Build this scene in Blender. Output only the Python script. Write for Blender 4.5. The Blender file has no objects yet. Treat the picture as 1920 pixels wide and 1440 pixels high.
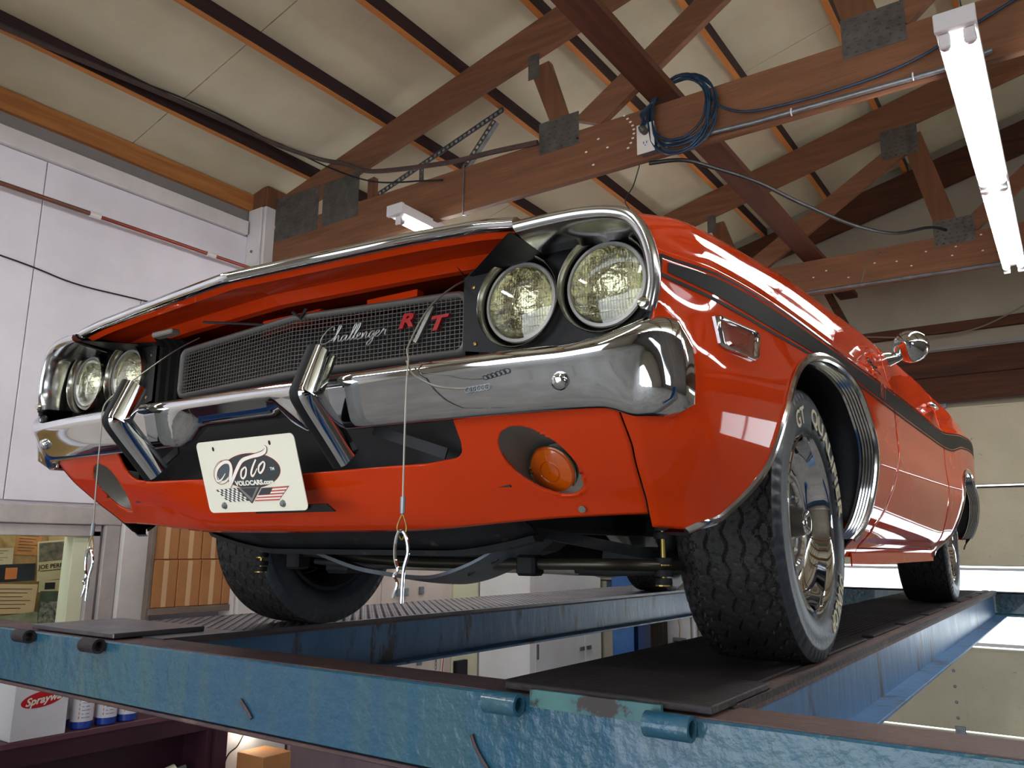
import bpy, math, random
import numpy as np
from mathutils import Vector, Matrix
random.seed(7)
PI = math.pi
SC = bpy.context.scene
COL = SC.collection

# ------------------------------------------------------------------ camera
cam_d = bpy.data.cameras.new('camera')
cam = bpy.data.objects.new('camera', cam_d)
COL.objects.link(cam)
SC.camera = cam
cam_d.sensor_fit = 'HORIZONTAL'
cam_d.sensor_width = 36.0
cam_d.lens = 1511.0875 / 1920.0 * 36.0
cam_d.clip_start = 0.02
cam_d.clip_end = 200
_yw, _pt, _rl = (math.radians(v) for v in (34.88294591, 11.50673226, 0.44457014))
_fw = Vector((-math.sin(_yw) * math.cos(_pt), math.cos(_yw) * math.cos(_pt), math.sin(_pt)))
_rt = Vector((math.cos(_yw), math.sin(_yw), 0))
_up = _rt.cross(_fw)
_r2 = _rt * math.cos(_rl) + _up * math.sin(_rl)
_u2 = _up * math.cos(_rl) - _rt * math.sin(_rl)
_m = Matrix((_r2, _u2, -_fw)).transposed().to_4x4()
_m.translation = Vector((1.37991225, -1.97865122, 0.25618828))
cam.matrix_world = _m

# ------------------------------------------------------------------ world, light, exposure
world = bpy.data.worlds.new('sky')
SC.world = world
world.use_nodes = True
_bg = world.node_tree.nodes['Background']
_bg.inputs[0].default_value = (0.86, 0.93, 1.0, 1)
_bg.inputs[1].default_value = 3.6
SC.view_settings.view_transform = 'Standard'
SC.view_settings.look = 'None'
SC.view_settings.gamma = 1
SC.view_settings.exposure = 0.35
TUBE_POWER = 34.0
def area(name, loc, size, rot, energy, color, portal=False):
    l = bpy.data.lights.new(name, 'AREA')
    l.shape = 'RECTANGLE'; l.size = size[0]; l.size_y = size[1]
    l.energy = energy; l.color = color
    if portal: l.cycles.is_portal = True
    o = bpy.data.objects.new(name, l); COL.objects.link(o)
    o.location = loc; o.rotation_euler = rot
    return o
FY, BY, LX, RX, FZ = -5.5, 5.1, -3.0, 5.6, -1.65
# portals: the open overhead door behind the photographer and the glazed band of the rear door
area('front_door_portal', (0.2, FY + .05, -.1), (4.2, 3.0), (PI/2, 0, 0), 1, (1, 1, 1), True)
area('rear_door_portal', (0.9, BY - .12, -.14), (3.0, .56), (-PI/2, 0, 0), 1, (1, 1, 1), True)
area('rear_window_portal', (3.7, BY - .05, .65), (1.4, .6), (-PI/2, 0, 0), 1, (1, 1, 1), True)
area('side_window_portal', (RX - .05, -2.6, .2), (1.6, 1.0), (0, PI/2, 0), 1, (1, 1, 1), True)

# ------------------------------------------------------------------ materials
def _new(name):
    m = bpy.data.materials.new(name); m.use_nodes = True
    nt = m.node_tree
    return m, nt, nt.nodes['Principled BSDF']
def srgb(h):
    if isinstance(h, str):
        c = [int(h[i:i+2], 16) / 255 for i in (0, 2, 4)]
        return tuple(((v + .055) / 1.055) ** 2.4 if v > .04045 else v / 12.92 for v in c) + (1,)
    return tuple(h) + (1,) if len(h) == 3 else h
def mat(name, color, rough=.5, metal=0, coat=0, var=0, var2=None, scale=8, bump=0, bscale=40, emit=0, trans=0, ior=1.45,
        stretch=(1, 1, 1), spots=None, spotc=None, spotscale=6, thr=.62, spec=.5, rvar=0, alpha=1):
    """procedural material: base colour, optional second colour mixed by noise, optional dirt spots, fine bump"""
    m, nt, p = _new(name)
    N = nt.nodes; L = nt.links
    c = srgb(color)
    p.inputs['Base Color'].default_value = c
    p.inputs['Roughness'].default_value = rough
    p.inputs['Metallic'].default_value = metal
    p.inputs['Coat Weight'].default_value = coat
    p.inputs['Coat Roughness'].default_value = .02
    p.inputs['Specular IOR Level'].default_value = spec
    p.inputs['IOR'].default_value = ior
    p.inputs['Transmission Weight'].default_value = trans
    p.inputs['Alpha'].default_value = alpha
    if emit:
        p.inputs['Emission Color'].default_value = c
        p.inputs['Emission Strength'].default_value = emit
    tc = N.new('ShaderNodeTexCoord'); mp = N.new('ShaderNodeMapping')
    mp.inputs['Scale'].default_value = stretch
    L.new(tc.outputs['Object'], mp.inputs['Vector'])
    out = None
    if var or var2 is not None:
        n = N.new('ShaderNodeTexNoise'); n.inputs['Scale'].default_value = scale
        n.inputs['Detail'].default_value = 6; n.inputs['Roughness'].default_value = .62
        L.new(mp.outputs[0], n.inputs['Vector'])
        r = N.new('ShaderNodeValToRGB'); L.new(n.outputs['Fac'], r.inputs['Fac'])
        a, b = r.color_ramp.elements; a.position = .32; b.position = .68
        if var2 is None:
            a.color = tuple(max(0, v * (1 - var)) for v in c[:3]) + (1,)
            b.color = tuple(min(1, v * (1 + var)) for v in c[:3]) + (1,)
        else:
            a.color = c; b.color = srgb(var2)
        out = r.outputs['Color']
        if rvar:
            mr = N.new('ShaderNodeMapRange'); mr.inputs['To Min'].default_value = max(0.02, rough - rvar); mr.inputs['To Max'].default_value = min(1, rough + rvar)
            L.new(n.outputs['Fac'], mr.inputs['Value']); L.new(mr.outputs[0], p.inputs['Roughness'])
    if spots:
        n2 = N.new('ShaderNodeTexNoise'); n2.inputs['Scale'].default_value = spotscale
        n2.inputs['Detail'].default_value = 8; n2.inputs['Roughness'].default_value = .7
        L.new(mp.outputs[0], n2.inputs['Vector'])
        r2 = N.new('ShaderNodeValToRGB'); L.new(n2.outputs['Fac'], r2.inputs['Fac'])
        r2.color_ramp.elements[0].position = thr; r2.color_ramp.elements[0].color = (0, 0, 0, 1)
        r2.color_ramp.elements[1].position = thr + .06; r2.color_ramp.elements[1].color = (spots,) * 3 + (1,)
        mx = N.new('ShaderNodeMix'); mx.data_type = 'RGBA'
        L.new(r2.outputs['Color'], mx.inputs['Factor'])
        if out: L.new(out, mx.inputs['A'])
        else: mx.inputs['A'].default_value = c
        mx.inputs['B'].default_value = srgb(spotc)
        out = mx.outputs['Result']
    if out: L.new(out, p.inputs['Base Color'])
    if bump:
        n3 = N.new('ShaderNodeTexNoise'); n3.inputs['Scale'].default_value = bscale
        n3.inputs['Detail'].default_value = 4
        L.new(mp.outputs[0], n3.inputs['Vector'])
        b3 = N.new('ShaderNodeBump'); b3.inputs['Strength'].default_value = bump; b3.inputs['Distance'].default_value = .01
        L.new(n3.outputs['Fac'], b3.inputs['Height']); L.new(b3.outputs[0], p.inputs['Normal'])
    return m
def wood(name, c1, c2, axis, rough=.6):
    """wood with grain along the given axis (0 x, 1 y, 2 z)"""
    st = [9, 9, 9]; st[axis] = .55
    m = mat(name, c1, rough, var2=c2, scale=3.2, stretch=st, bump=.25, bscale=14, spots=.75, spotc='1e120c', spotscale=1.1, thr=.70, spec=.25)
    return m
M = {}
M['paint'] = mat('orange_paint', 'c3380f', .3, coat=1, var=.02, scale=300)
_p = M['paint'].node_tree.nodes['Principled BSDF']; _p.inputs['Coat Roughness'].default_value = .03; _p.inputs['Coat IOR'].default_value = 1.38; _p.inputs['Specular IOR Level'].default_value = 0; _p.inputs['Coat Weight'].default_value = .85
M['chrome'] = mat('chrome', (.66, .68, .71), .05, 1)
M['stainless'] = mat('stainless_trim', (.78, .78, .78), .11, 1)
M['black_panel'] = mat('satin_black_panel', '0b0b0e', .45, var=.2, scale=30, spec=.35)
M['black_gloss'] = mat('gloss_black_strip', '08080b', .42, coat=0, spec=.08)
M['rubber'] = mat('black_rubber', '101013', .65, spec=.3)
M['tire'] = mat('tyre_rubber', '2a2827', .6, var2='181717', scale=14, bump=.25, bscale=120, spots=.5, spotc='3c3730', spotscale=9, thr=.66, spec=.35)
M['tire_side'] = mat('tyre_sidewall_rubber', '2a2f37', .40, var=.2, scale=25, bump=.1, bscale=90)
M['letter'] = mat('raised_white_letter', 'cfc6ae', .7, var=.12, scale=60)
M['steel_dark'] = mat('argent_steel', '8d898b', .4, .3, var=.1, scale=20)
M['cap_grey'] = mat('cap_dark_grey', '4a463f', .4, .3, var=.2, scale=16)
M['trim_soft'] = mat('soft_bright_trim', (.62, .62, .63), .17, 1)
M['glass_lens'] = mat('headlight_glass', (.95, .95, .9), .03, trans=1, ior=1.5)
M['reflector'] = mat('headlight_reflector', (.62, .60, .43), .15, 1, bump=.7, bscale=45)
M['bezel'] = mat('bezel_chrome', (.47, .45, .38), .2, 1, var=.15, scale=12)
M['amber'] = mat('amber_lens', 'b34a02', .12, coat=1, var=.2, scale=20)
M['red_lens'] = mat('dark_red_lens', '6b1408', .12, coat=1, var=.25, scale=25)
M['bucket'] = mat('lamp_bucket_grey', '77736c', .5, .3)
M['grille_bar'] = mat('grille_bar_grey', '68645d', .5, .3)
M['grille'] = mat('grille_silver', '8d8a86', .42, .5)
M['under'] = mat('underbody_black', '121316', .66, var2='1d1e22', scale=9, bump=.2, bscale=50, spots=.35, spotc='4a443e', spotscale=14, thr=.66)
M['yoke'] = mat('dusty_black_steel', '24262a', .55, var2='151517', scale=7, spots=.5, spotc='5b5148', spotscale=20, thr=.6)
M['kmember'] = mat('painted_steel_grey', '5d6671', .36, .2, var2='23252a', scale=5)
M['alum'] = mat('cast_aluminium', 'a3a19a', .42, .6, var2='6d6a60', scale=10, bump=.2)
M['exhaust'] = mat('exhaust_steel', 'b5b3ad', .35, .7, var=.15, scale=12)
M['brass'] = mat('zinc_plated_bolt', '8f7a45', .35, .9, var=.2, scale=30)
M['barblack'] = mat('sway_bar_paint', '35322b', .32, .6, var=.25, scale=12)
M['vinyl'] = mat('black_vinyl', '15141a', .5, bump=.3, bscale=300)
M['glass'] = mat('tinted_glass', (.55, .6, .6), .02, trans=.85, ior=1.45)
M['interior'] = mat('dark_interior', '17181c', .7)
M['plate'] = mat('cream_plate', 'e6e1cf', .4, coat=.3)
M['pl_grey'] = mat('plate_dark_grey', '34393c', .5)
M['pl_red'] = mat('plate_maroon', '7d2320', .5)
M['pl_blue'] = mat('plate_slate', '4b545c', .5)
M['pl_white'] = mat('plate_offwhite', 'efece0', .5)
M['pl_flagred'] = mat('plate_flag_red', 'c25a50', .5)
M['red_emblem'] = mat('red_emblem', '9c1c1c', .35)
M['silver_emblem'] = mat('silver_emblem', '8d8c88', .3, .7)
M['wire'] = mat('steel_cable', '8e8b80', .4, .7)
M['clear_red'] = mat('orange_callout', 'a8300f', .4)
# lift and room
def blue_beam():
    """old enamel: blue, teal and grey patches, drips, chips of rust, lumpy gloss"""
    m = mat('worn_blue_enamel', '1b4a68', .3, var2='2b5a66', scale=.9, spots=.9, spotc='2b2220', spotscale=7, thr=.67, bump=.6, bscale=34, coat=.3)
    nt = m.node_tree; N = nt.nodes; L = nt.links; p = N['Principled BSDF']
    src = p.inputs['Base Color'].links[0].from_socket
    tc = N.new('ShaderNodeTexCoord'); mp = N.new('ShaderNodeMapping'); mp.inputs['Scale'].default_value = (9, 9, .9); L.new(tc.outputs['Object'], mp.inputs['Vector'])
    n = N.new('ShaderNodeTexNoise'); n.inputs['Scale'].default_value = 2.0; n.inputs['Detail'].default_value = 7; L.new(mp.outputs[0], n.inputs['Vector'])
    r = N.new('ShaderNodeValToRGB'); r.color_ramp.elements[0].position = .42; r.color_ramp.elements[0].color = (0, 0, 0, 1); r.color_ramp.elements[1].position = .72; r.color_ramp.elements[1].color = (.6, .6, .6, 1); L.new(n.outputs['Fac'], r.inputs['Fac'])
    mx = N.new('ShaderNodeMix'); mx.data_type = 'RGBA'; L.new(r.outputs[0], mx.inputs['Factor']); L.new(src, mx.inputs['A']); mx.inputs['B'].default_value = srgb('3e5a58')
    L.new(mx.outputs['Result'], p.inputs['Base Color'])
    return m
M['lift_blue'] = blue_beam()
M['lift_blue_b'] = mat('scuffed_blue_web', '3c6690', .36, var2='587aa0', scale=3, bump=.25, bscale=18, spots=.9, spotc='3f332c', spotscale=7, thr=.555, stretch=(1, 1.2, .35), rvar=.12)
M['lift_dark'] = mat('greasy_steel_plate', '2b2426', .6, var2='1c181a', scale=3, bump=.3, bscale=60, spots=.5, spotc='4c4347', spotscale=7, thr=.6, rvar=.15)
M['lift_rust'] = mat('rusty_flange', '5e463c', .6, var2='3c303a', scale=4, bump=.3, bscale=50, spots=.7, spotc='6a5a52', spotscale=5, thr=.6)
M['lift_green'] = mat('teal_painted_plate', '41706c', .45, var2='2e5660', scale=6, spots=1, spotc='2b2220', spotscale=12, thr=.52)
M['lift_plate'] = mat('diamond_plate', '68656a', .34, .6, var2='4d4a50', scale=5, rvar=.1)
M['col_blue'] = mat('blue_column_paint', '1e4f8c', .3, var2='3d6ba3', scale=4, coat=.3)
M['truss_x'] = wood('truss_timber', '84593f', '674733', 0)
M['truss_z'] = wood('truss_web_timber', '7a5036', '5f412d', 2)
M['wood_y'] = wood('brace_timber', '5e3927', '482b20', 1)
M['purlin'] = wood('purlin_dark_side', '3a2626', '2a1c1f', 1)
M['purlin_lit_edge'] = wood('purlin_lit_bottom', 'd08a4a', 'b06f38', 1)  # light on the purlin undersides put into the timber colour
M['eave'] = wood('eave_timber', 'b97c45', '935c32', 1)
M['gusset'] = mat('galvanised_gusset', '6c6862', .5, .5, var2='4f4b48', scale=12, bump=.3, bscale=60)
M['galv'] = mat('galvanised_steel', '8b8f92', .4, .7, var2='6b7074', scale=20)
M['ceil'] = mat('ceiling_board', 'd9d3b6', .8, var2='c8c1a3', scale=1.6, bump=.1, bscale=20, spots=.35, spotc='6e6552', spotscale=2.2, thr=.68)
M['white_wall'] = mat('painted_wall_panel', 'ebe7ee', .55, var2='ddd9e0', scale=2, spots=.8, spotc='59504d', spotscale=30, thr=.685, bump=.08, bscale=30)
M['white_trim'] = mat('painted_trim_board', 'e2dddb', .5, var2='cfcac8', scale=4, spots=.7, spotc='5a5352', spotscale=12, thr=.7)
M['grey_metal'] = mat('grey_flashing', '8b8786', .5, .2, var=.08, scale=3)
M['stained_wall'] = mat('stained_white_wall', 'dcd2c9', .6, var2='c9bbb0', scale=3, spots=.8, spotc='5d4636', spotscale=9, thr=.67)
M['frame_grey'] = mat('window_frame_grey', 'c3bbb6', .5, var2='a59d9b', scale=5, spots=.6, spotc='4c4443', spotscale=12, thr=.68)
M['jamb'] = mat('pale_jamb', 'e3e5c4', .6)
M['cream_wall'] = mat('cream_back_wall', '9d9583', .7, var2='8b8373', scale=1.5, spots=.6, spotc='5a5346', spotscale=14, thr=.7)
M['door_cream'] = mat('garage_door_skin', 'd3ccb2', .5, var2='c2bba0', scale=2, spots=.85, spotc='57503f', spotscale=26, thr=.65, bump=.25, bscale=90)
M['door_edge'] = mat('door_joint_seal', '2b2a28', .6)
M['header_wood'] = wood('header_timber', '56331f', '3c241b', 0)
M['carton'] = mat('kraft_cardboard', 'b98150', .75, var2='ab7445', scale=5, bump=.05)
M['tape'] = mat('packing_tape', 'd9b48a', .3, coat=.4)
M['shelfw'] = mat('shelf_board', '7c6d62', .6, var=.2, scale=8)
M['maroon'] = mat('maroon_bench_paint', '45202f', .5, var2='351a27', scale=3, spots=.7, spotc='71505a', spotscale=9, thr=.7)
M['maroon_top'] = mat('maroon_bench_top', '6b4450', .5, var2='573542', scale=4, spots=.6, spotc='8d7276', spotscale=8, thr=.66)
M['white_box'] = mat('white_carton', 'dcdde3', .5, var=.03, scale=6)
M['red_logo'] = mat('red_logo_ink', 'c01626', .45)
M['black_ink'] = mat('black_ink', '1a1a1c', .5)
M['grey_ink'] = mat('grey_ink', '8b8b96', .5)
M['jug_blue'] = mat('blue_jug_plastic', '1f3f9e', .35, coat=.2)
M['jug_label'] = mat('jug_label_paper', 'd9d9e2', .5, var=.04, scale=30)
M['orange_ink'] = mat('orange_ink', 'd07a3c', .5)
M['dark_boarding'] = mat('dark_boarding', '5d5650', .7, var2='453f3a', scale=2)
M['brown_grey'] = wood('weathered_post', '4a3f37', '332b27', 2)
M['bright_cabinet'] = mat('white_cabinet_paint', 'f0f1f3', .45, var2='e2e4e6', scale=2, spots=.6, spotc='6a6460', spotscale=24, thr=.73)
M['concrete'] = mat('concrete_floor', '8d8a86', .6, var2='74716c', scale=2, spots=.6, spotc='45413d', spotscale=3, thr=.6)
M['enamel_white'] = mat('white_enamel', 'd8d6d6', .35, coat=.2)
M['cable_black'] = mat('black_cable', '15141a', .5)
M['cord_blue'] = mat('blue_cord', '163a55', .45, var2='0f2233', scale=20)
M['cable_brown'] = mat('dusty_cable', '4a3a35', .6, var=.2, scale=20)
M['copper'] = mat('copper_pipe', '7d4b3c', .4, .4, var2='6a5a48', scale=3)
M['outlet'] = mat('outlet_plate', 'd9d3c9', .4)
M['paint_fleck'] = mat('white_paint_fleck', 'e2dccb', .6)
M['lav_wall'] = mat('lavender_stained_panel', '9d8994', .6, var2='7f6c78', scale=3, stretch=(1, 1, .25), spots=.6, spotc='5a4652', spotscale=7, thr=.64)
M['tube'] = mat('fluorescent_tube', (1, 1, .98), .4, emit=TUBE_POWER)
M['tube_end'] = mat('tube_cap', 'b9b9bd', .35, .6)
M['bulb'] = mat('lit_bulb', (1, .93, .8), .4, emit=30)
M['pane'] = mat('window_pane', (.93, .96, .95), .02, trans=1, ior=1.1)
M['cork'] = mat('pinboard', 'a8854f', .8, var=.15, scale=40)

# ------------------------------------------------------------------ mesh helpers
class MB:
    def __init__(s): s.v = []; s.f = []
    def add(s, v, f):
        o = len(s.v); s.v += [tuple(map(float, p)) for p in v]; s.f += [tuple(i + o for i in q) for q in f]; return s
    def box(s, c, d, rz=0, bev=0):
        x, y, z = (k / 2 for k in d)
        if bev:
            b = min(bev, x * .9, y * .9, z * .9); P = []
            for sx in (-1, 1):
                for sy in (-1, 1):
                    for sz in (-1, 1):
                        P += [(sx * x, sy * (y - b), sz * (z - b)), (sx * (x - b), sy * y, sz * (z - b)), (sx * (x - b), sy * (y - b), sz * z)]
            I = lambda a, b_, c_, k: ((a * 2 + b_) * 2 + c_) * 3 + k
            F = []
            for a in (0, 1):
                q = [I(a, 0, 0, 0), I(a, 1, 0, 0), I(a, 1, 1, 0), I(a, 0, 1, 0)]; F.append(q if a else q[::-1])
                q = [I(0, a, 0, 1), I(0, a, 1, 1), I(1, a, 1, 1), I(1, a, 0, 1)]; F.append(q if a else q[::-1])
                q = [I(0, 0, a, 2), I(1, 0, a, 2), I(1, 1, a, 2), I(0, 1, a, 2)]; F.append(q if a else q[::-1])
            for a in (0, 1):
                for b_ in (0, 1):
                    q = [I(a, b_, 0, 0), I(a, b_, 0, 1), I(a, b_, 1, 1), I(a, b_, 1, 0)]; F.append(q if a != b_ else q[::-1])
                    q = [I(a, 0, b_, 0), I(a, 0, b_, 2), I(a, 1, b_, 2), I(a, 1, b_, 0)]; F.append(q if a == b_ else q[::-1])
                    q = [I(0, a, b_, 1), I(0, a, b_, 2), I(1, a, b_, 2), I(1, a, b_, 1)]; F.append(q if a != b_ else q[::-1])
                    for c_ in (0, 1):
                        q = [I(a, b_, c_, 0), I(a, b_, c_, 1), I(a, b_, c_, 2)]; F.append(q if (a + b_ + c_) % 2 else q[::-1])
        else:
            P = [(sx * x, sy * y, sz * z) for sx in (-1, 1) for sy in (-1, 1) for sz in (-1, 1)]
            F = [(0, 1, 3, 2), (4, 6, 7, 5), (0, 4, 5, 1), (2, 3, 7, 6), (0, 2, 6, 4), (1, 5, 7, 3)]
        ca, sa = math.cos(rz), math.sin(rz)
        return s.add([(c[0] + p[0] * ca - p[1] * sa, c[1] + p[0] * sa + p[1] * ca, c[2] + p[2]) for p in P], F)
    def b2(s, a, b, bev=0):
        return s.box([(a[i] + b[i]) / 2 for i in range(3)], [abs(b[i] - a[i]) for i in range(3)], 0, bev)
    def beam(s, p, q, w, h, up=(0, 0, 1)):
        """box between two points, w across, h along up"""
        p = Vector(p); q = Vector(q); d = (q - p).normalized(); u = Vector(up); sd = d.cross(u).normalized(); u = sd.cross(d)
        P = [a + sd * (sx * w / 2) + u * (sz * h / 2) for a in (p, q) for sx in (-1, 1) for sz in (-1, 1)]
        return s.add(P, [(0, 1, 3, 2), (4, 6, 7, 5), (0, 4, 5, 1), (2, 3, 7, 6), (0, 2, 6, 4), (1, 5, 7, 3)])
    def tube(s, pts, r, n=8, caps=True):
        pts = [Vector(p) for p in pts]; rs = r if hasattr(r, '__len__') else [r] * len(pts)
        prev = None; R = []
        for i, p in enumerate(pts):
            d = ((pts[min(i + 1, len(pts) - 1)] - pts[max(i - 1, 0)])).normalized()
            if prev is None:
                a = Vector((0, 0, 1)) if abs(d.z) < .9 else Vector((1, 0, 0)); u = d.cross(a).normalized()
            else: u = (prev - d * prev.dot(d)).normalized()
            prev = u; w = d.cross(u)
            R += [p + (u * math.cos(t) + w * math.sin(t)) * rs[i] for t in (2 * PI * k / n for k in range(n))]
        F = [(i * n + k, i * n + (k + 1) % n, (i + 1) * n + (k + 1) % n, (i + 1) * n + k) for i in range(len(pts) - 1) for k in range(n)]
        if caps: F += [tuple(range(n))[::-1], tuple((len(pts) - 1) * n + k for k in range(n))]
        return s.add(R, F)
    def lathe(s, prof, c, axis, n=32, cap=False):
        """prof: (radius, along) pairs about an axis vector through c"""
        ax = Vector(axis).normalized(); a = Vector((0, 0, 1)) if abs(ax.z) < .9 else Vector((0, 1, 0))
        u = ax.cross(a).normalized(); w = ax.cross(u); c = Vector(c)
        R = [c + ax * h + (u * math.cos(t) + w * math.sin(t)) * r for r, h in prof for t in (2 * PI * k / n for k in range(n))]
        F = [(i * n + k, i * n + (k + 1) % n, (i + 1) * n + (k + 1) % n, (i + 1) * n + k) for i in range(len(prof) - 1) for k in range(n)]
        if cap: F += [tuple(range(n))[::-1], tuple((len(prof) - 1) * n + k for k in range(n))]
        return s.add(R, F)
    def sweep(s, secs, closed=False, caps=True):
        """secs: list of equal-length point rings"""
        n = len(secs[0]); V = [p for r in secs for p in r]
        k1 = n if closed else n - 1
        F = [(i * n + k, i * n + (k + 1) % n, (i + 1) * n + (k + 1) % n, (i + 1) * n + k) for i in range(len(secs) - 1) for k in range(k1)]
        if caps and closed: F += [tuple(range(n))[::-1], tuple((len(secs) - 1) * n + k for k in range(n))]
        return s.add(V, F)
    def prism(s, poly, fa, fb):
        """poly in 2D, fa/fb map 2D to the two end faces"""
        n = len(poly); V = [fa(*p) for p in poly] + [fb(*p) for p in poly]
        return s.add(V, [tuple(range(n))[::-1], tuple(range(n, 2 * n))] + [(k, (k + 1) % n, n + (k + 1) % n, n + k) for k in range(n)])
    def mirror(s):
        m = MB(); m.v = [(-x, y, z) for x, y, z in s.v]; m.f = [q[::-1] for q in s.f]; return m
    def obj(s, name, m, parent=None, smooth=False, loc=None, angle=40, label=None, fix=True):
        me = bpy.data.meshes.new(name); me.from_pydata(s.v, [], s.f); me.update()
        me.materials.append(M[m] if isinstance(m, str) else m)
        if fix:
            import bmesh
            bm = bmesh.new(); bm.from_mesh(me); bmesh.ops.recalc_face_normals(bm, faces=bm.faces); bm.to_mesh(me); bm.free()
        if smooth:
            me.polygons.foreach_set('use_smooth', [True] * len(me.polygons))
            if angle < 180: me.set_sharp_from_angle(angle=math.radians(angle))
        o = bpy.data.objects.new(name, me); COL.objects.link(o)
        if loc is not None: o.location = loc
        if parent: o.parent = parent
        if label: o['label'] = label
        return o
def empty(name, loc=(0, 0, 0), parent=None):
    o = bpy.data.objects.new(name, None); COL.objects.link(o); o.location = loc; o.empty_display_size = .1
    if parent: o.parent = parent
    return o
def tag(o, label, cat, group=None, kind=None):
    o['label'] = label; o['category'] = cat
    if group: o['group'] = group
    if kind: o['kind'] = kind
    return o
def struct(o, label=None, cat=None):
    o['kind'] = 'structure'
    if label: o['label'] = label
    if cat: o['category'] = cat
    return o
def copy_tree(o, parent=None):
    c = o.copy(); COL.objects.link(c)
    if parent: c.parent = parent
    for ch in list(o.children): copy_tree(ch, c)
    return c
def cr(xs, ys, x):
    """smooth monotone-ish cubic interpolation"""
    xs = np.asarray(xs, float); ys = np.asarray(ys, float); x = np.asarray(x, float)
    h = np.diff(xs); d = np.diff(ys) / h; t = np.empty_like(ys)
    t[0] = d[0]; t[-1] = d[-1]
    for i in range(1, len(xs) - 1):
        t[i] = 0 if d[i-1] * d[i] <= 0 else 2 * d[i-1] * d[i] / (d[i-1] + d[i])
    k = np.clip(np.searchsorted(xs, x) - 1, 0, len(xs) - 2)
    u = np.clip((x - xs[k]) / h[k], -.0, 1.0)
    return ((2*u**3-3*u**2+1) * ys[k] + (u**3-2*u**2+u) * h[k] * t[k] + (-2*u**3+3*u**2) * ys[k+1] + (u**3-u**2) * h[k] * t[k+1])
def smooth_path(pts, n=8):
    P = [np.array(p, float) for p in pts]; out = []
    for i in range(len(P) - 1):
        p0 = P[max(i - 1, 0)]; p1 = P[i]; p2 = P[i + 1]; p3 = P[min(i + 2, len(P) - 1)]
        for k in range(n):
            t = k / n
            out.append(.5 * (2*p1 + (p2-p0)*t + (2*p0-5*p1+4*p2-p3)*t*t + (3*p1-p0-3*p2+p3)*t**3))
    out.append(P[-1]); return [tuple(p) for p in out]
_dg = None
def text_geo(s, size=1.0, bold=0, shear=0, extrude=.05, spacing=1.0, align='LEFT', res=3):
    cu = bpy.data.curves.new('txt', 'FONT'); cu.body = s; cu.size = size; cu.offset = bold; cu.shear = shear
    cu.extrude = extrude; cu.space_character = spacing; cu.align_x = align; cu.resolution_u = res
    o = bpy.data.objects.new('txt', cu); COL.objects.link(o)
    bpy.context.view_layer.update()
    me = o.evaluated_get(bpy.context.evaluated_depsgraph_get()).to_mesh()
    v = np.array([p.co[:] for p in me.vertices]) if len(me.vertices) else np.zeros((0, 3))
    f = [tuple(p.vertices) for p in me.polygons]
    o.evaluated_get(bpy.context.evaluated_depsgraph_get()).to_mesh_clear()
    bpy.data.objects.remove(o); bpy.data.curves.remove(cu)
    return v, f
def text_obj(name, s, m, parent, org, right, up, size, depth=.0008, **kw):
    """flat lettering standing proud of a surface at org, running along right, up along up"""
    v, f = text_geo(s, size, extrude=depth, **kw)
    r = Vector(right).normalized(); u = Vector(up).normalized(); n = r.cross(u); o = Vector(org)
    b = MB(); b.add([o + r * p[0] + u * p[1] + n * p[2] for p in v], f)
    return b.obj(name, m, parent, fix=False)
# ------------------------------------------------------------------ room shell
TOPZ = lambda x: 3.25 + .25 * min(x, 5.2 - x)          # top of the truss chords; ridge at x = 2.6
def panel_wall(name, ax, pos, a0, a1, z0, z1, cuts, m, thick=.02, side=1, holes=()):
    pass
# floor and walls
struct(MB().b2((LX - .6, FY - .3, FZ - .1), (RX + .3, BY + .3, FZ)).obj('floor', 'concrete'), 'grey concrete workshop floor')
def quad_wall(rects, ax, a, b):
    """rects (u0,u1,z0,z1); ax 0: wall in the yz plane, ax 1: wall in the xz plane; between depths a and b"""
    m = MB()
    for u0, u1, z0, z1 in rects:
        if ax == 0: m.b2((a, u0, z0), (b, u1, z1))
        else: m.b2((u0, a, z0), (u1, b, z1))
    return m
WZ = 2.6
# left wall: backing with the opening of the office window
wy0, wy1, wz0, wz1 = -1.6, .40, -.55, .36
lw = struct(quad_wall([(FY, wy0, FZ, WZ), (wy0, wy1, FZ, wz0), (wy0, wy1, wz1, WZ), (wy1, BY, FZ, WZ)], 0, LX - .12, LX - .02).obj('wall_left', 'white_wall'), 'white panelled side wall of the workshop')
seams = [FY, -3.76, -2.54, -1.33, -.106, 1.2, 2.42, 3.6, BY]
for i in range(len(seams) - 1):
    z0 = .475
    MB().b2((LX - .02, seams[i] + .003, z0), (LX, seams[i + 1] - .003, 2.285), .002).obj('wall_panel', 'white_wall', lw)
for y0, y1, z0, z1 in [(FY, -1.7, FZ, .47), (1.42, 2.6, -1.0, .47), (2.606, 3.45, -1.0, .47)]:
    MB().b2((LX - .02, y0, z0), (LX + .002, y1, z1), .002).obj('wall_panel', 'stained_wall', lw)
MB().b2((LX - .02, 3.80, FZ), (LX, BY, .47)).obj('wall_panel', 'white_wall', lw)
struct(MB().b2((LX - .02, FY, 2.29), (LX + .03, 1.17, 2.385), .004).obj('trim_1', 'white_trim'), 'white board capping the wall panels')
struct(MB().b2((LX - .0195, FY, 2.386), (LX - .008, 1.2, 2.469)).obj('trim_2', 'grey_metal'), 'grey flashing strip under the eave timber')
struct(MB().b2((LX - .06, FY, 2.47), (LX + .02, 1.2, 2.585)).obj('trim_3', 'eave'), 'orange-brown eave timber along the left wall')
struct(MB().b2((LX - .06, 1.36, 2.3), (LX + .02, BY, 2.585)).obj('trim_4', 'eave'), 'eave timber beyond the first truss')
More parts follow.
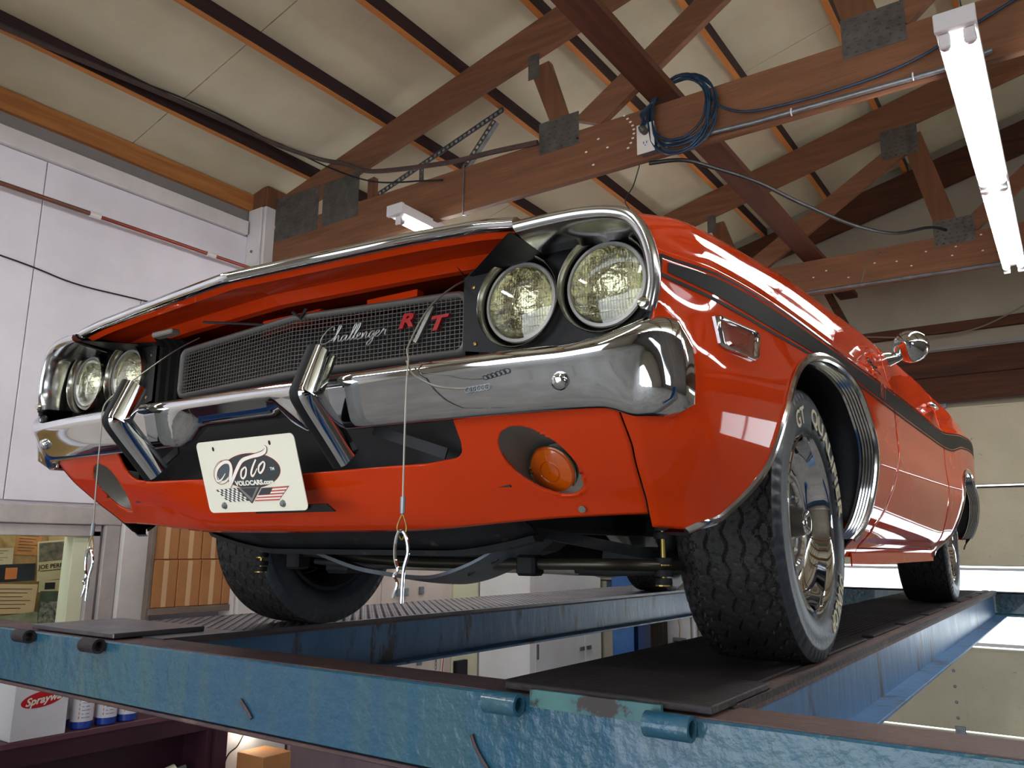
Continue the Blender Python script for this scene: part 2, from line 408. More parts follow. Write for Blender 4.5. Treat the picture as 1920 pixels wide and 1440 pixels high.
# post carrying the first truss
po = MB().b2((LX - .02, 1.2, 2.48), (LX + .16, 1.36, 2.62), .004).obj('wall_post', 'truss_z')
MB().b2((LX - .018, 1.203, FZ), (LX + .157, 1.357, 2.479), .004).obj('post_shaft', 'white_trim', po, label='white painted lower length of the post'); tag(po, 'white painted wall post with a brown top under the end of the nearest roof truss', 'post')
MB().b2((LX + .001, 1.185, FZ + .02), (LX + .135, 1.20, 2.47), .002).obj('white_facing', 'white_trim', po, label='white painted facing board')
b = MB()
for z in (2.17, 1.9): b.lathe([(.0, .01), (.009, .008), (.011, 0)], (LX + .06, 1.186, z), (0, -1, 0), 10)
b.obj('bolt', 'galv', po)
# right, front, back walls
struct(quad_wall([(FY, -3.5, FZ, WZ), (-1.7, BY, FZ, WZ), (-3.5, -1.7, FZ, -.35), (-3.5, -1.7, .75, WZ)], 0, RX, RX + .12).obj('wall_right', 'dark_boarding'), 'right side wall of the workshop')
struct(quad_wall([(LX - .1, -1.9, FZ, 4.1), (2.3, RX + .1, FZ, 4.1), (-1.9, 2.3, 1.45, 4.1)], 1, FY - .12, FY).obj('wall_front', 'cream_wall'), 'front wall around the open vehicle door')
DX0, DX1, DZ = -1.0, 2.6, 1.36
struct(quad_wall([(LX - .1, DX0, FZ, 4.1), (DX1, 3.0, FZ, 4.1), (4.4, RX + .1, FZ, 4.1), (3.0, 4.4, FZ, .35), (3.0, 4.4, .95, 4.1), (DX0, DX1, DZ, 4.1)], 1, BY, BY + .12).obj('wall_back', 'cream_wall'), 'cream back wall above and beside the overhead door')
# ceiling boards on the purlins, with joints between them
cl = MB(); W0 = .09
cb = struct(MB().add([(LX - .3, FY - .2, TOPZ(LX - .3) + .12), (2.6, FY - .2, TOPZ(2.6) + .12), (2.6, BY + .2, TOPZ(2.6) + .12), (LX - .3, BY + .2, TOPZ(LX - .3) + .12),
    (RX + .3, FY - .2, TOPZ(RX + .3) + .12), (RX + .3, BY + .2, TOPZ(RX + .3) + .12)], [(0, 1, 2, 3), (1, 4, 5, 2)]).obj('ceiling', 'door_edge'), 'pale board ceiling under the pitched roof')
ys = [FY - .2, -4.5, -3.3, -2.08, -.87, .34, 1.56, 2.78, 4.0, BY + .2]
xs = [LX - .3, -1.28, .5, 2.6, 4.4, RX + .3]
for i in range(len(xs) - 1):
    for j in range(len(ys) - 1):
        xa, xb, ya, yb = xs[i] + .002, xs[i+1] - .002, ys[j] + .003, ys[j+1] - .003
        za, zb = TOPZ(xs[i]) + W0, TOPZ(xs[i+1]) + W0
        MB().prism([(xa, ya), (xb, ya), (xb, yb), (xa, yb)], lambda x, y: (x, y, za + (zb - za) * (x - xa) / (xb - xa)),
                   lambda x, y: (x, y, .015 + za + (zb - za) * (x - xa) / (xb - xa))).obj('ceiling_board', 'ceil', cb)
# purlins (dark side faces, bottom edge with its lit tone painted in)
for i, x in enumerate([-2.53, -1.86, -1.29, -.72, -.12, .49, 1.1, 1.71, 2.32, 2.92, 3.5, 4.1, 4.7]):
    z = TOPZ(x)
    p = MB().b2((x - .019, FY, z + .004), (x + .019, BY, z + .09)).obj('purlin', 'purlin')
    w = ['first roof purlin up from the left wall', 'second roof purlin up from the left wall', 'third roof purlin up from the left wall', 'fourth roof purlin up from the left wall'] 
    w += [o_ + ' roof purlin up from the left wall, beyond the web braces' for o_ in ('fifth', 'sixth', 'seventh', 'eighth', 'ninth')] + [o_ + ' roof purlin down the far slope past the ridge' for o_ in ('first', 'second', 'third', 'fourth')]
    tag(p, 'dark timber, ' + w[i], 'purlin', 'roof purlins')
    MB().b2((x - .019, FY, z), (x + .019, BY, z + .004)).obj('bottom_edge', 'purlin_lit_edge', p, label='paler orange bottom edge, lit tone in its colour')
# ------------------------------------------------------------------ roof trusses
def gusset(b2, x0, x1, z0, z1, y):
    """toothed metal plate: sheet with pressed bumps"""
    b = MB().b2((x0, y - .002, z0), (x1, y, z1))
    nx = max(2, int((x1 - x0) / .04)); nz = max(2, int((z1 - z0) / .03))
    for i in range(nx):
        for j in range(nz):
            cx = x0 + (i + .5 + .25 * (j % 2) - .12) * (x1 - x0) / nx; cz = z0 + (j + .5) * (z1 - z0) / nz
            b.add([(cx - .007, y - .002, cz - .004), (cx + .007, y - .002, cz - .004), (cx + .006, y - .002, cz + .006), (cx - .006, y - .002, cz + .006), (cx, y - .008, cz)],
                  [(0, 1, 4), (1, 2, 4), (2, 3, 4), (3, 0, 4)])
    return b
def truss(y, label, detail):
    t = empty('roof_truss', (0, y, 2.06)); tag(t, label, 'truss', None)
    y0, y1 = y, y + .038
    T = lambda name, poly, m: MB().prism(poly, lambda x, z: (x, 0, z - 2.06), lambda x, z: (x, .038, z - 2.06)).obj(name, m, t)
    T('bottom_chord', [(LX + .03, 2.065), (8.0, 2.065), (8.0, 2.33), (LX + .03, 2.33)] if 0 else [(LX + .02, 2.07), (RX, 2.07), (RX, 2.33 - .02), (LX + .02, 2.34)], 'truss_x')
    for s in (0, 1):
        X = (lambda x: x) if s == 0 else (lambda x: 5.2 - x)
        T('top_chord', [(X(LX - .02), 3.25 + .25 * (LX - .02)), (X(2.6), 3.9), (X(2.6), 3.63), (X(-2.9), 2.35), (X(LX - .02), 2.35)], 'truss_x')
        if s == 0: T('web', [(X(-.555), 2.42), (X(-.66), 2.42), (X(-.79), 2.78), (X(-.67), 2.79)], 'truss_z')
        T('web', [(X(-.52), 2.40), (X(-.37), 2.33), (X(.72), 3.02), (X(.62), 3.10)], 'truss_x')
        T('web', [(X(.79), 2.40), (X(.93), 2.40), (X(.76), 3.12), (X(.63), 3.10)], 'truss_z')
        T('web', [(X(.93), 2.38), (X(1.03), 2.33), (X(2.5), 3.55), (X(2.4), 3.6)], 'truss_x')
    if s:
        T('end_block', [(-1.98, 2.335), (-1.93, 2.335), (-1.93, 2.47), (-1.98, 2.465)], 'truss_z')
    for x0, x1, z0, z1, sl in [(-2.835, -2.415, 2.24, 2.545, 0), (-2.378, -2.055, 2.245, 2.54, 0), (-.73, -.49, 2.26, 2.44, 0), (-.80, -.73, 2.715, 2.86, 0), (.777, 1.02, 2.26, 2.44, 0), (.50, .74, 2.97, 3.19, 0)]:
        g = gusset(None, x0, x1, z0 - 2.06, z1 - 2.06, 0).obj('gusset_plate', 'gusset', t)
    return t
t1 = truss(1.28, 'nearest brown timber roof truss, with the outlet box on its bottom chord', 1)
t2 = truss(3.85, 'second brown timber roof truss, above the rear of the car', 0)
rf = MB(); rf.prism([(LX, 2.22), (2.6, 3.62), (2.6, 3.88), (LX, 2.49)], lambda x, z: (x, 5.02, z), lambda x, z: (x, 5.06, z)); rf = rf.obj('end_rafter', 'header_wood'); tag(rf, 'dark sloping rafter against the back gable, behind the second truss', 'rafter')
t3 = truss(-1.29, 'timber roof truss over the photographer, out of the picture', 0)
t4 = truss(-3.86, 'rearmost timber roof truss near the open door, out of the picture', 0)
# longitudinal brace boards on the bottom chords
br = MB().b2((-.09, -1.4, 2.34), (.05, 5.0, 2.378)).obj('lateral_brace', 'wood_y'); tag(br, 'long flat brown board crossing over the roof trusses lengthwise', 'brace')
br = MB().beam((-.72, 3.9, 2.36), (-.95, 4.95, 2.9), .04, .09).obj('diagonal_brace', 'wood_y'); tag(br, 'short diagonal timber brace behind the front fender top, near back wall', 'brace')
br = MB().beam((-.22, 4.6, 2.6), (-.05, 5.0, 2.08), .05, .12, (0, 1, 0)).obj('diagonal_brace', 'header_wood'); tag(br, 'dark slanted brace meeting the back wall beam behind the windscreen', 'brace')
# back wall timbers
for z0, z1, m, lb, y in [(1.40, 1.60, 'header_wood', 'lower brown header plank above the garage door', .07), (1.605, 1.81, 'header_wood', 'upper brown header plank above the garage door', .05), (1.955, 2.035, 'header_wood', 'thin red-brown timber across the cream back wall', .05)]:
    x = MB().b2((-1.4, BY - y, z0), (RX, BY - .002, z1), .004).obj('header_beam', m); tag(x, lb, 'beam')
x = MB().b2((-1.4, BY - .012, 1.83), (RX, BY - .002, 1.855)).obj('trim_5', 'grey_metal'); struct(x, 'thin grey strip on the back wall')
# rear overhead door: five sections, one of them glazed
dz = [FZ, -1.03, -.43, .145, .745, DZ]
door = empty('door_1', (0, BY, FZ)); struct(door, 'cream sectional overhead door with one glazed section', None)
for i in range(5):
    z0, z1 = dz[i] + .006, dz[i+1] - .006
    if i == 2:
        sec = MB()
        sec.b2((DX0, -.045, z0 - FZ), (DX1, 0, z0 + .025 - FZ)).b2((DX0, -.045, z1 - .02 - FZ), (DX1, 0, z1 - FZ))
        for x in (DX0 + .02, DX1 - .02): sec.b2((x - .02, -.045, z0 + .025 - FZ), (x + .02, 0, z1 - .02 - FZ))
        so = sec.obj('door_section', 'enamel_white', door, label='white framed glazed door section')
        MB().b2((DX0 + .04, -.024, z0 + .025 - FZ), (DX1 - .04, -.018, z1 - .02 - FZ)).obj('pane', 'pane', so)
    else:
        so = MB().b2((DX0, -.045, z0 - FZ), (DX1, 0, z1 - FZ), .006).obj('door_section', 'door_cream', door)
        MB().b2((DX0, -.052, z1 - .012 - FZ), (DX1, -.04, z1 - FZ)).obj('joint_lip', 'door_cream' if i != 3 else 'door_edge', so)
for i, x in enumerate((.50, 1.75)):
    for z0, z1 in ((-1.64, -1.04), (-1.02, -.44)):
        s = MB().b2((x - .05, -.05, z0 - FZ), (x + .05, -.044, z1 - FZ)).obj('stile', 'door_cream', door)
        b = MB()
        for k in range(5): b.lathe([(0, .006), (.008, .005), (.012, 0)], (x - .01, -.05, z0 + .08 + k * .11 - FZ), (0, -1, 0), 8)
        b.obj('bolt', 'galv', s)
    for z in (.745, .145, -.43, -1.03):
        if x < 1 or z != .145: MB().b2((x - .035, -.058, z - .035 - FZ), (x + .035, -.05, z + .035 - FZ), .004).obj('door_hinge', 'galv', door)
MB().b2((.30, -.07, DZ - .01 - FZ), (.62, -.05, DZ + .03 - FZ), .004).obj('top_bracket', 'galv', door)
b = MB(); b.b2((DX0 - .06, -.1, 0), (DX0 - .01, -.02, 1.7 + 1.35)); b.b2((DX1 + .01, -.1, 0), (DX1 + .06, -.02, 3.05)); b.obj('track', 'galv', door)
w2 = empty('window_2', (3.7, BY, .65)); struct(w2, 'two-pane window in the back wall, right of the overhead door')
for x in (-.69, 0, .69): MB().b2((x - .02, -.02, -.3), (x + .02, .03, .3)).obj('window_frame', 'enamel_white', w2)
for x in (-.355, .335): MB().b2((x - .325, .0, -.3), (x + .345, .006, .3)).obj('pane', 'pane', w2)
# ------------------------------------------------------------------ left wall details: window_1
wn = empty('window_1', (LX, 0, 0)); struct(wn, 'interior office window in the left wall')
# outer casing
for a, c, lb in [((.0, wy0 - .1, .362), (.035, .50, .455), 'casing_head'), ((.0, .415, -.63), (.03, .50, .361), 'casing_side'), ((0, wy0 - .1, -.63), (.035, .414, -.55), 'casing_sill')]:
    MB().b2(a, c, .004).obj(lb, 'frame_grey', wn)
MB().b2((-.1, .355, -.55), (.012, .40, .33), .003).obj('inner_frame', 'frame_grey', wn)
MB().b2((-.1, wy0, .30), (.012, .40, .36), .003).obj('inner_frame', 'frame_grey', wn)
MB().b2((-.12, .275, -.55), (-.02, .352, .298)).obj('jamb_lining', 'jamb', wn, label='pale yellow lining at the right edge of the glass')
MB().b2((-.035, wy0, -.55), (-.03, .33, .30)).obj('pane', 'pane', wn)
# pinboard with posters behind the glass
pb = MB().b2((LX - .30, wy0 - .3, -.8), (LX - .27, .60, .50)).obj('pinboard', 'cork'); tag(pb, 'tan pinboard behind the office window glass', 'board')
PX = LX - .268
PC = {}
def pm(n, c1, c2, sc): 
    if n not in PC: PC[n] = mat('poster_' + n, c1, .6, var2=c2, scale=sc)
    return PC[n]
posters = [  # y centre, z centre, w, h, tilt, kind, colours, label
 (.02, .29, .16, .15, .04, 'pic', ('sepia', 'b89a5c', '8a6c3c', 16), 'sepia picture sheet at the upper left of the pinboard', 'a'),
 (.16, .26, .13, .12, -.05, 'flyer', ('tan', 'd0904a', 'a8743a', 5), 'orange-tan flyer with lines of print, top of the pinboard', 'b'),
 (.20, .335, .15, .05, .05, 'pic', ('brown', '6d5636', '3c2f20', 12), 'narrow brown strip of picture under the window head', 'c'),
 (.325, .30, .13, .10, .14, 'pic', ('wheat', 'c9b27a', 'a88c55', 5), 'wheat coloured sheet tilted near the jamb', 'c2'),
 (.30, .173, .17, .21, .09, 'jp', ('cream', 'd8cb9c', 'c4b682', 5), 'cream concert poster with a band photograph and a large name', 'd'),
 (.43, .158, .11, .17, -.03, 'list', ('manila', 'd2bd7c', 'c0a968', 4), 'manila sheet with a green pennant, right side of the pinboard', 'e'),
 (-.02, .19, .22, .09, .03, 'text', ('straw', 'cdbd90', 'b9a878', 5), 'straw coloured sheet over the dark panorama poster', 'f0'),
 (.09, .108, .24, .09, .03, 'band', ('dark', '2c3436', '15191c', 9), 'dark panorama poster with an orange patch in its middle', 'f'),
 (.12, -.025, .22, .15, -.04, 'text', ('parch', 'd6b98a', 'c8a978', 3), 'parchment certificate poster with lines of text', 'g'),
 (.314, .036, .155, .06, .02, 'note', ('pale', 'd3c793', 'c3b683', 4), 'pale note with a small dark photograph', 'h'),
 (.326, -.085, .16, .185, -.03, 'crowd', ('green', '5d6a52', '2f382e', 12), 'grey-green crowd photograph low on the pinboard', 'i'),
 (.445, .005, .10, .13, .04, 'blob', ('sand', 'b59d68', '8d7748', 6), 'sandy poster with a dark animal shape at right', 'j'),
 (.13, -.16, .24, .11, .08, 'sheet', ('moss', 'a3a380', '77785a', 9), 'mossy green landscape sheet at the lower left', 'k'),
 (.457, -.121, .11, .12, -.06, 'sheet', ('olive', '4c5142', '6c6a48', 12), 'dark olive sheet in the lower right corner of the pinboard', 'l'),
]
for k, (y, z, w, h, rt, kind, mc, lb, _) in enumerate(posters):
    P = empty('poster', (PX + .001 * k, y, z)); P.rotation_euler = (rt, 0, 0); tag(P, lb, 'poster', None)
    MB().b2((0, -w / 2, -h / 2), (.0008, w / 2, h / 2)).obj('sheet', pm(*mc), P)
    D = lambda n, m, y0, z0, y1, z1: MB().b2((.0008, y0 * w, z0 * h), (.0016, y1 * w, z1 * h)).obj(n, m, P)
    if kind == 'jp':
        D('picture', pm('band_photo', '3f4a44', '8d7b5a', 30), -.45, -.02, .45, .46)
        text_obj('lettering', 'JOE PERRY', 'black_ink', P, (.0012, -.45 * w, -.2 * h), (0, 1, 0), (0, 0, 1), .032, bold=.0006)
        text_obj('lettering', 'COMMEMORATIVE NIGHT', 'black_ink', P, (.0012, -.4 * w, -.27 * h), (0, 1, 0), (0, 0, 1), .010)
    elif kind == 'band': D('picture', 'orange_ink', -.12, -.35, .12, .3)
    elif kind in ('text', 'flyer', 'photo', 'list'):
        b = MB()
        for q in range(6): b.b2((.0008, -.38 * w, (.32 - q * .13) * h), (.0014, (.38 - .1 * (q % 3)) * w, (.345 - q * .13) * h))
        b.obj('print_lines', 'cap_grey', P)
        if kind == 'list': MB().prism([(-.35 * w, .4 * h), (.05 * w, .4 * h), (-.1 * w, -.45 * h)], lambda a, c: (.0016, a, c), lambda a, c: (.0022, a, c)).obj('pennant', pm('pennant', '2c4a30', '20382a', 5), P)
    elif kind == 'note': D('picture', 'interior', -.3, -.3, .05, .3)
    elif kind == 'blob': MB().prism([(-.3*w, .1*h), (-.1*w, .35*h), (.3*w, .3*h), (.35*w, 0), (.1*w, .02*h), (.05*w, -.2*h), (-.1*w, -.05*h)], lambda a, c: (.001, a, c), lambda a, c: (.0018, a, c)).obj('picture', 'interior', P)
    elif kind == 'crowd': D('picture', pm('crowd', 'a5a48b', '2d332c', 45), -.44, -.42, .44, .2)
# white board between window and carton shelves
struct(MB().b2((LX - .02, .503, FZ), (LX + .06, .655, .455), .004).obj('trim_6', 'white_trim'), 'white painted board between window and carton shelf')
# carton shelf
sh = empty('carton_shelf', (LX, .66, FZ)); tag(sh, 'deep wall shelf stacked with kraft cartons beside the office window', 'shelf')
for z in (-.107, .62, -.44): MB().b2((-.35, 0, z - .018 - FZ), (.11, .80, z + .018 - FZ), .003).obj('shelf_board', 'shelfw', sh)
for y in (.0, .80): MB().b2((-.35, y - .012, -.458 - FZ), (.10, y + .012, .64 - FZ), .003).obj('side_board', 'shelfw', sh)
MB().b2((-.37, -.01, -.458 - FZ), (-.35, .81, .64 - FZ)).obj('back_board', 'shelfw', sh)
def carton(x, y0, y1, z0, z1, lb, grp):
    c = MB().b2((x - .2, y0, z0), (x, y1, z1), .004).obj('carton', 'carton', None); tag(c, lb, 'carton', grp)
    w = y1 - y0
    MB().b2((x, y0 + .40 * w, z0 + .004), (x + .0008, y0 + .60 * w, z1 - .004)).obj('tape_strip', 'tape', c)
    MB().b2((x - .196, y0 + .02, z1), (x - .002, y0 + .022 + .02, z1 + .0006)).obj('flap_edge', 'tape', c)
nm = ['leftmost', 'second from the left', 'third from the left', 'fourth from the left', 'fifth from the left']
for i in range(5):
    y0 = .675 + i * .152
    carton(LX + .09, y0, y0 + .148, .178, .415, 'brown carton in the upper row of the wall shelf, ' + nm[i], 'cartons on the wall shelf')
    carton(LX + .10, y0, y0 + .148, -.088, .175, 'brown carton in the middle row of the wall shelf, ' + nm[i], 'cartons on the wall shelf')
    carton(LX + .09, y0 + .01, y0 + .153, -.42, -.168, 'brown carton in the lower row of the wall shelf, ' + nm[i], 'cartons on the wall shelf')
# maroon bench with white box and blue jugs
bn = empty('maroon_bench', (-2.7, 0, FZ)); tag(bn, 'maroon painted workbench along the left wall under the window', 'workbench')
BT = -.625 - FZ
MB().b2((-.28, -1.6, BT - .03), (.0, .96, BT), .004).obj('bench_top', 'maroon_top', bn)
MB().b2((-.03, -1.6, BT - .115), (-.005, .96, BT - .03)).obj('apron', 'maroon', bn)
MB().b2((-.28, .96, 0), (.0, 1.0, BT + .02)).obj('end_panel', 'maroon', bn)
MB().b2((-.232, -1.6, 0), (-.21, .96, BT - .03)).obj('back_panel', 'maroon', bn)
MB().b2((-.209, -1.6, BT - .62), (-.01, .96, BT - .59)).obj('lower_shelf', 'maroon', bn)
MB().b2((-.24, -1.6, 0), (0, -1.56, BT)).obj('end_panel', 'maroon', bn)
MB().b2((-.12, 1.0, 0), (.02, 1.08, BT - .1)).obj('corner_board', 'maroon', bn)
bx = MB().b2((-2.94, -.135, -.624), (-2.70, .115, -.27), .003).obj('spray_carton', 'white_box', None, loc=(0, .057, 0)); tag(bx, 'white carton with a red oval logo standing on the maroon bench', 'carton')
el = [(.098 * math.cos(t), .036 * math.sin(t)) for t in (2 * PI * k / 40 for k in range(40))]
f = lambda dx: (lambda a, c: (-2.70 + dx, -.005 + a, -.452 + c + .12 * a))
MB().prism(el, f(0), f(.001)).obj('logo_oval', 'red_logo', bx)
text_obj('lettering', 'Sprayway', 'pl_white', bx, (-2.6985, -.083, -.478), (0, 1, .12), (0, 0, 1), .048, shear=.25, bold=.0012)
b = MB()
for y in (-.085, -.06):
    b.b2((-2.70, y - .002, -.345), (-2.699, y + .002, -.305)); b.prism([(y - .01, -.315), (y + .01, -.315), (y, -.298)], lambda a, c: (-2.70, a, c), lambda a, c: (-2.699, a, c))
b.b2((-2.70, -.1, -.353), (-2.699, -.045, -.349)); b.obj('arrow_marks', 'black_ink', bx)
text_obj('lettering', 'CLEANER 12 CANS', 'black_ink', bx, (-2.93, -.1358, -.31), (1, 0, 0), (0, 0, 1), .016)
def jug(x, y, lb):
    j = empty('chemical_jug', (x, y + .062, -.624)); tag(j, lb, 'jug', 'blue jugs on the maroon bench')
    MB().lathe([(0, 0), (.044, 0), (.05, .006), (.05, .19), (.046, .21), (.026, .245), (.02, .25), (.02, .262), (0, .262)], (0, 0, 0), (0, 0, 1), 28).obj('body', 'jug_blue', j, True)
    MB().lathe([(.0507, .036), (.0507, .175)], (0, 0, 0), (0, 0, 1), 28).obj('label_wrap', 'jug_label', j, True)
    MB().lathe([(.024, .25), (.024, .275), (.02, .28), (0, .28)], (0, 0, 0), (0, 0, 1), 20).obj('cap', 'jug_blue', j, True)
    b = MB()
    for q in range(7):
        for a0, a1 in ((-.35, -.05), (0.0, .45)):
            zz = .155 - q * .017
            t0 = a0 - .2; t1 = a1 - .2 - .1 * (q % 2)
            pts = [(.0511 * math.cos(t0 + (t1 - t0) * k / 4), .0511 * math.sin(t0 + (t1 - t0) * k / 4)) for k in range(5)]
            for k in range(4): b.add([pts[k] + (zz,), pts[k+1] + (zz,), pts[k+1] + (zz + .004,), pts[k] + (zz + .004,)], [(0, 1, 2, 3)])
    b.obj('print_lines', 'grey_ink', j)
    s = MB(); 
    for zz in range(6): s.b2((.0511 * math.cos(-.75) - .001, .0511 * math.sin(-.75) - .002, .05 + zz * .02), (.0511 * math.cos(-.75) + .001, .0511 * math.sin(-.75) + .001, .062 + zz * .02))
    s.obj('edge_print', 'orange_ink', j)
for x, y, lb in [(-2.755, .213, 'blue jug with a white label, nearest to the white carton in the front row'), (-2.755, .335, 'blue jug with a white label, middle of the three in the front row'),
                 (-2.755, .447, 'blue jug with a white label, at the right end of the front row'), (-2.87, .16, 'blue jug standing half hidden behind the white carton')]: jug(x, y, lb)
rl = MB().tube([(-2.8, .55, -1.0), (-2.76, .98 - .16, -.93)], .035, 16).obj('paper_roll', 'plate'); tag(rl, 'cream paper roll lying under the maroon bench top', 'roll')
MB().tube([(-2.76, .82, -.93), (-2.757, .88, -.922)], .012, 10).obj('core', 'galv', rl)
# corner below the carton shelf: white boards, bulb, small box
struct(MB().b2((LX - .02, 1.08, FZ), (LX + .2, 1.6, -.64), .004).obj('trim_7', 'white_trim'), 'white painted boarding beside the maroon bench')
lp = MB().lathe([(.0, 0), (.025, 0), (.028, .02), (.016, .035)], (LX + .2, 1.28, -.8), (1, 0, 0), 14).obj('wall_lamp', 'enamel_white', None, True); tag(lp, 'bare lit bulb in a small socket beside the maroon bench', 'lamp')
MB().lathe([(.012, .03), (.022, .05), (.026, .07), (.02, .09), (0, .1)], (LX + .2, 1.28, -.8), (1, 0, 0), 14).obj('bulb', 'bulb', lp, True)
MB().tube(smooth_path([(LX + .22, 1.27, -.82), (LX + .23, 1.22, -.88), (LX + .21, 1.16, -.95), (LX + .2, 1.15, -1.2)]), .004, 6).obj('cord', 'cable_black', lp)
c = MB().b2((-2.93 + .2, 1.19, -1.1), (-2.62 + .12, 1.39, -.90), .003).obj('small_box', 'carton'); tag(c, 'small brown box on a ledge near the bare bulb', 'carton')
sh2 = MB().b2((LX, 1.09, -1.135), (-2.45, 1.58, -1.1), .003).obj('ledge', 'shelfw'); tag(sh2, 'narrow ledge under the small brown box', 'shelf')
struct(MB().b2((LX - .02, 1.62, FZ), (LX + .22, 3.3, -.88), .003).obj('trim_8', 'lav_wall'), 'pinkish stained panelling low on the left wall')
# wall bits seen between the lift beams
for i, (y, z, w) in enumerate([(2.83, -.085, .13), (3.05, -.08, .05), (3.05, -.62, .05), (2.68, -.6, .09)]):
    x = MB().b2((LX, y - w / 2, z - .03), (LX + .02, y + w / 2, z + .03), .004).obj('wall_bracket', 'galv')
    tag(x, ['wide grey latch plate on the stained wall above the far runway', 'small square catch beside the wide grey latch plate', 'small square catch low on the stained wall', 'pale bracket low on the stained wall below the far runway'][i], 'bracket')
for i, (y, z0, z1, ti) in enumerate([(2.46, -.62, -.44, .03), (2.68, -.66, -.42, .04), (3.32, -.80, -.40, .05)]):
    s = MB().beam((LX + .01, y, z0), (LX + .01, y + ti, z1), .035, .004, (1, 0, 0)).obj('label_strip', 'pl_white'); tag(s, ['short white and red strip hanging at the left of the wall', 'white and red strip hanging in the middle of the wall', 'longest white and red strip hanging beside the chain'][i], 'strip')
    MB().beam((LX + .013, y + ti * .1, z0 + (z1 - z0) * .1), (LX + .013, y + ti * .9, z0 + (z1 - z0) * .9), .012, .003, (1, 0, 0)).obj('red_print', 'pl_flagred', s)
for i, y in enumerate((2.6, 3.24)):
    b = MB()
    for k in range(9):
        z = -.42 - k * .033
        pts = [(LX + .02 + (.007 * math.cos(t) if k % 2 else 0), y + (0 if k % 2 else .009 * math.cos(t)), z + .02 * math.sin(t)) for t in (2 * PI * q / 10 for q in range(11))]
        b.tube(pts, .003, 5, False)
    o = b.obj('hanging_chain', 'galv', None, True); tag(o, 'chain hanging on the stained wall, ' + ('left of the middle strip' if i == 0 else 'left of the longest strip'), 'chain')
struct(MB().b2((LX - .02, 3.46, FZ), (LX + .01, 3.80, 1.2)).obj('door_2', 'jamb'), 'bright cream doorway strip in the left wall')
bk = MB().b2((LX + .011, 3.47, -1.3), (LX + .05, 3.62, -.66), .004).obj('dark_board', 'black_panel'); tag(bk, 'dark board leaning in the bright doorway', 'board')
# white cabinet
cb_ = empty('white_cabinet', (-2.45, 3.8, FZ)); tag(cb_, 'tall white double-door cabinet near the blue rear column', 'cabinet')
MB().b2((-.52, 0.0, .8), (-.02, 1.22, 2.5)).obj('body', 'bright_cabinet', cb_)
for i, (y0, y1) in enumerate(((.0, .085), (.09, .91), (.915, 1.22))):
    d = MB().b2((-.02, y0, .83), (0, y1, 2.45), .003).obj('cabinet_door' if i else 'face_frame', 'bright_cabinet', cb_)
    if i: 
        yy = (y1 - .06) if i == 1 else (y0 + .06)
        MB().b2((0, yy - .04, 1.0), (.012, yy + .04, 1.035), .003).obj('latch', 'galv', d)
        if i == 1: MB().b2((0, .10, 1.0), (.012, .125, 1.12), .003).obj('hinge', 'galv', d)
MB().b2((-.5, 0, .76), (.01, 1.22, .80)).obj('pink_ledge', pm('pink', 'a8587c', '8d4666', 6), cb_, label='pink painted ledge under the doors')
MB().b2((-.5, 0.02, 0), (-.03, 1.2, .76)).obj('plinth', 'bright_cabinet', cb_)
# back wall left part
x = MB().b2((-1.97, BY - .13, FZ), (-1.80, BY - .002, 1.9), .004).obj('brown_post', 'brown_grey'); tag(x, 'brown timber post against the back wall beside the blue column', 'post')
x = MB().b2((-1.80, BY - .02, FZ), (-1.58, BY - .001, 1.9)).obj('trim_9', 'white_trim'); struct(x, 'white board carrying the wall outlet')
oo = empty('wall_outlet', (-1.68, BY - .02, -.58)); tag(oo, 'grey outlet box on the white board of the back wall', 'outlet')
MB().b2((-.062, -.03, -.06), (.062, 0, .06), .004).obj('box', 'galv', oo)
for dx in (-.028, .028): MB().b2((dx - .018, -.034, -.035), (dx + .018, -.03, .035), .003).obj('socket', 'cap_grey', oo)
MB().tube(smooth_path([(0, -.035, 0), (.02, -.05, .15), (-.01, -.04, .4), (0, -.03, 1.4)]), .004, 6).obj('yellow_wire', pm('yellow_wire', 'b38a2c', '94701f', 9), oo)
x = MB().tube([(-1.53, BY - .04, FZ), (-1.53, BY - .04, 2.0)], .022, 12).obj('white_pipe', 'enamel_white', None, True); tag(x, 'white vertical pipe on the back wall behind the front wheel', 'pipe')
# ------------------------------------------------------------------ pipes and wires on the left wall
x = MB().tube([(LX + .07, FY, 2.05), (LX + .07, .15, 2.05)], .013, 10).obj('air_pipe', 'copper', None, True, label='')
MB().tube([(LX + .07, .15, 2.05), (LX + .07, 1.19, 2.05)], .011, 10).obj('copper_run', mat('bare_copper', '9a4f42', .35, .6), x, True, label='redder copper length')
b = MB()
for y in (.14, .88): b.tube([(LX + .07, y - .03, 2.05), (LX + .07, y + .03, 2.05)], .018, 10)
b.obj('coupling', 'white_trim', x)
tag(x, 'thin air pipe running along the white wall panels', 'pipe')
x = MB().tube(smooth_path([(LX + .01, -1.6, 1.78), (LX + .01, -.3, 1.70), (LX + .01, .1, 1.655), (LX + .01, .45, 1.66), (LX + .01, 1.2, 1.68)]), .004, 6).obj('wall_wire', 'cable_black', None, True); tag(x, 'thin dark wire drooping across the white wall', 'wire')
MB().tube([(LX + .012 , .50 + .014 * math.cos(t), 1.635 + .025 * math.sin(t)) for t in (k * PI / 5 for k in range(11))], .002, 5).obj('hook', 'wire', x)
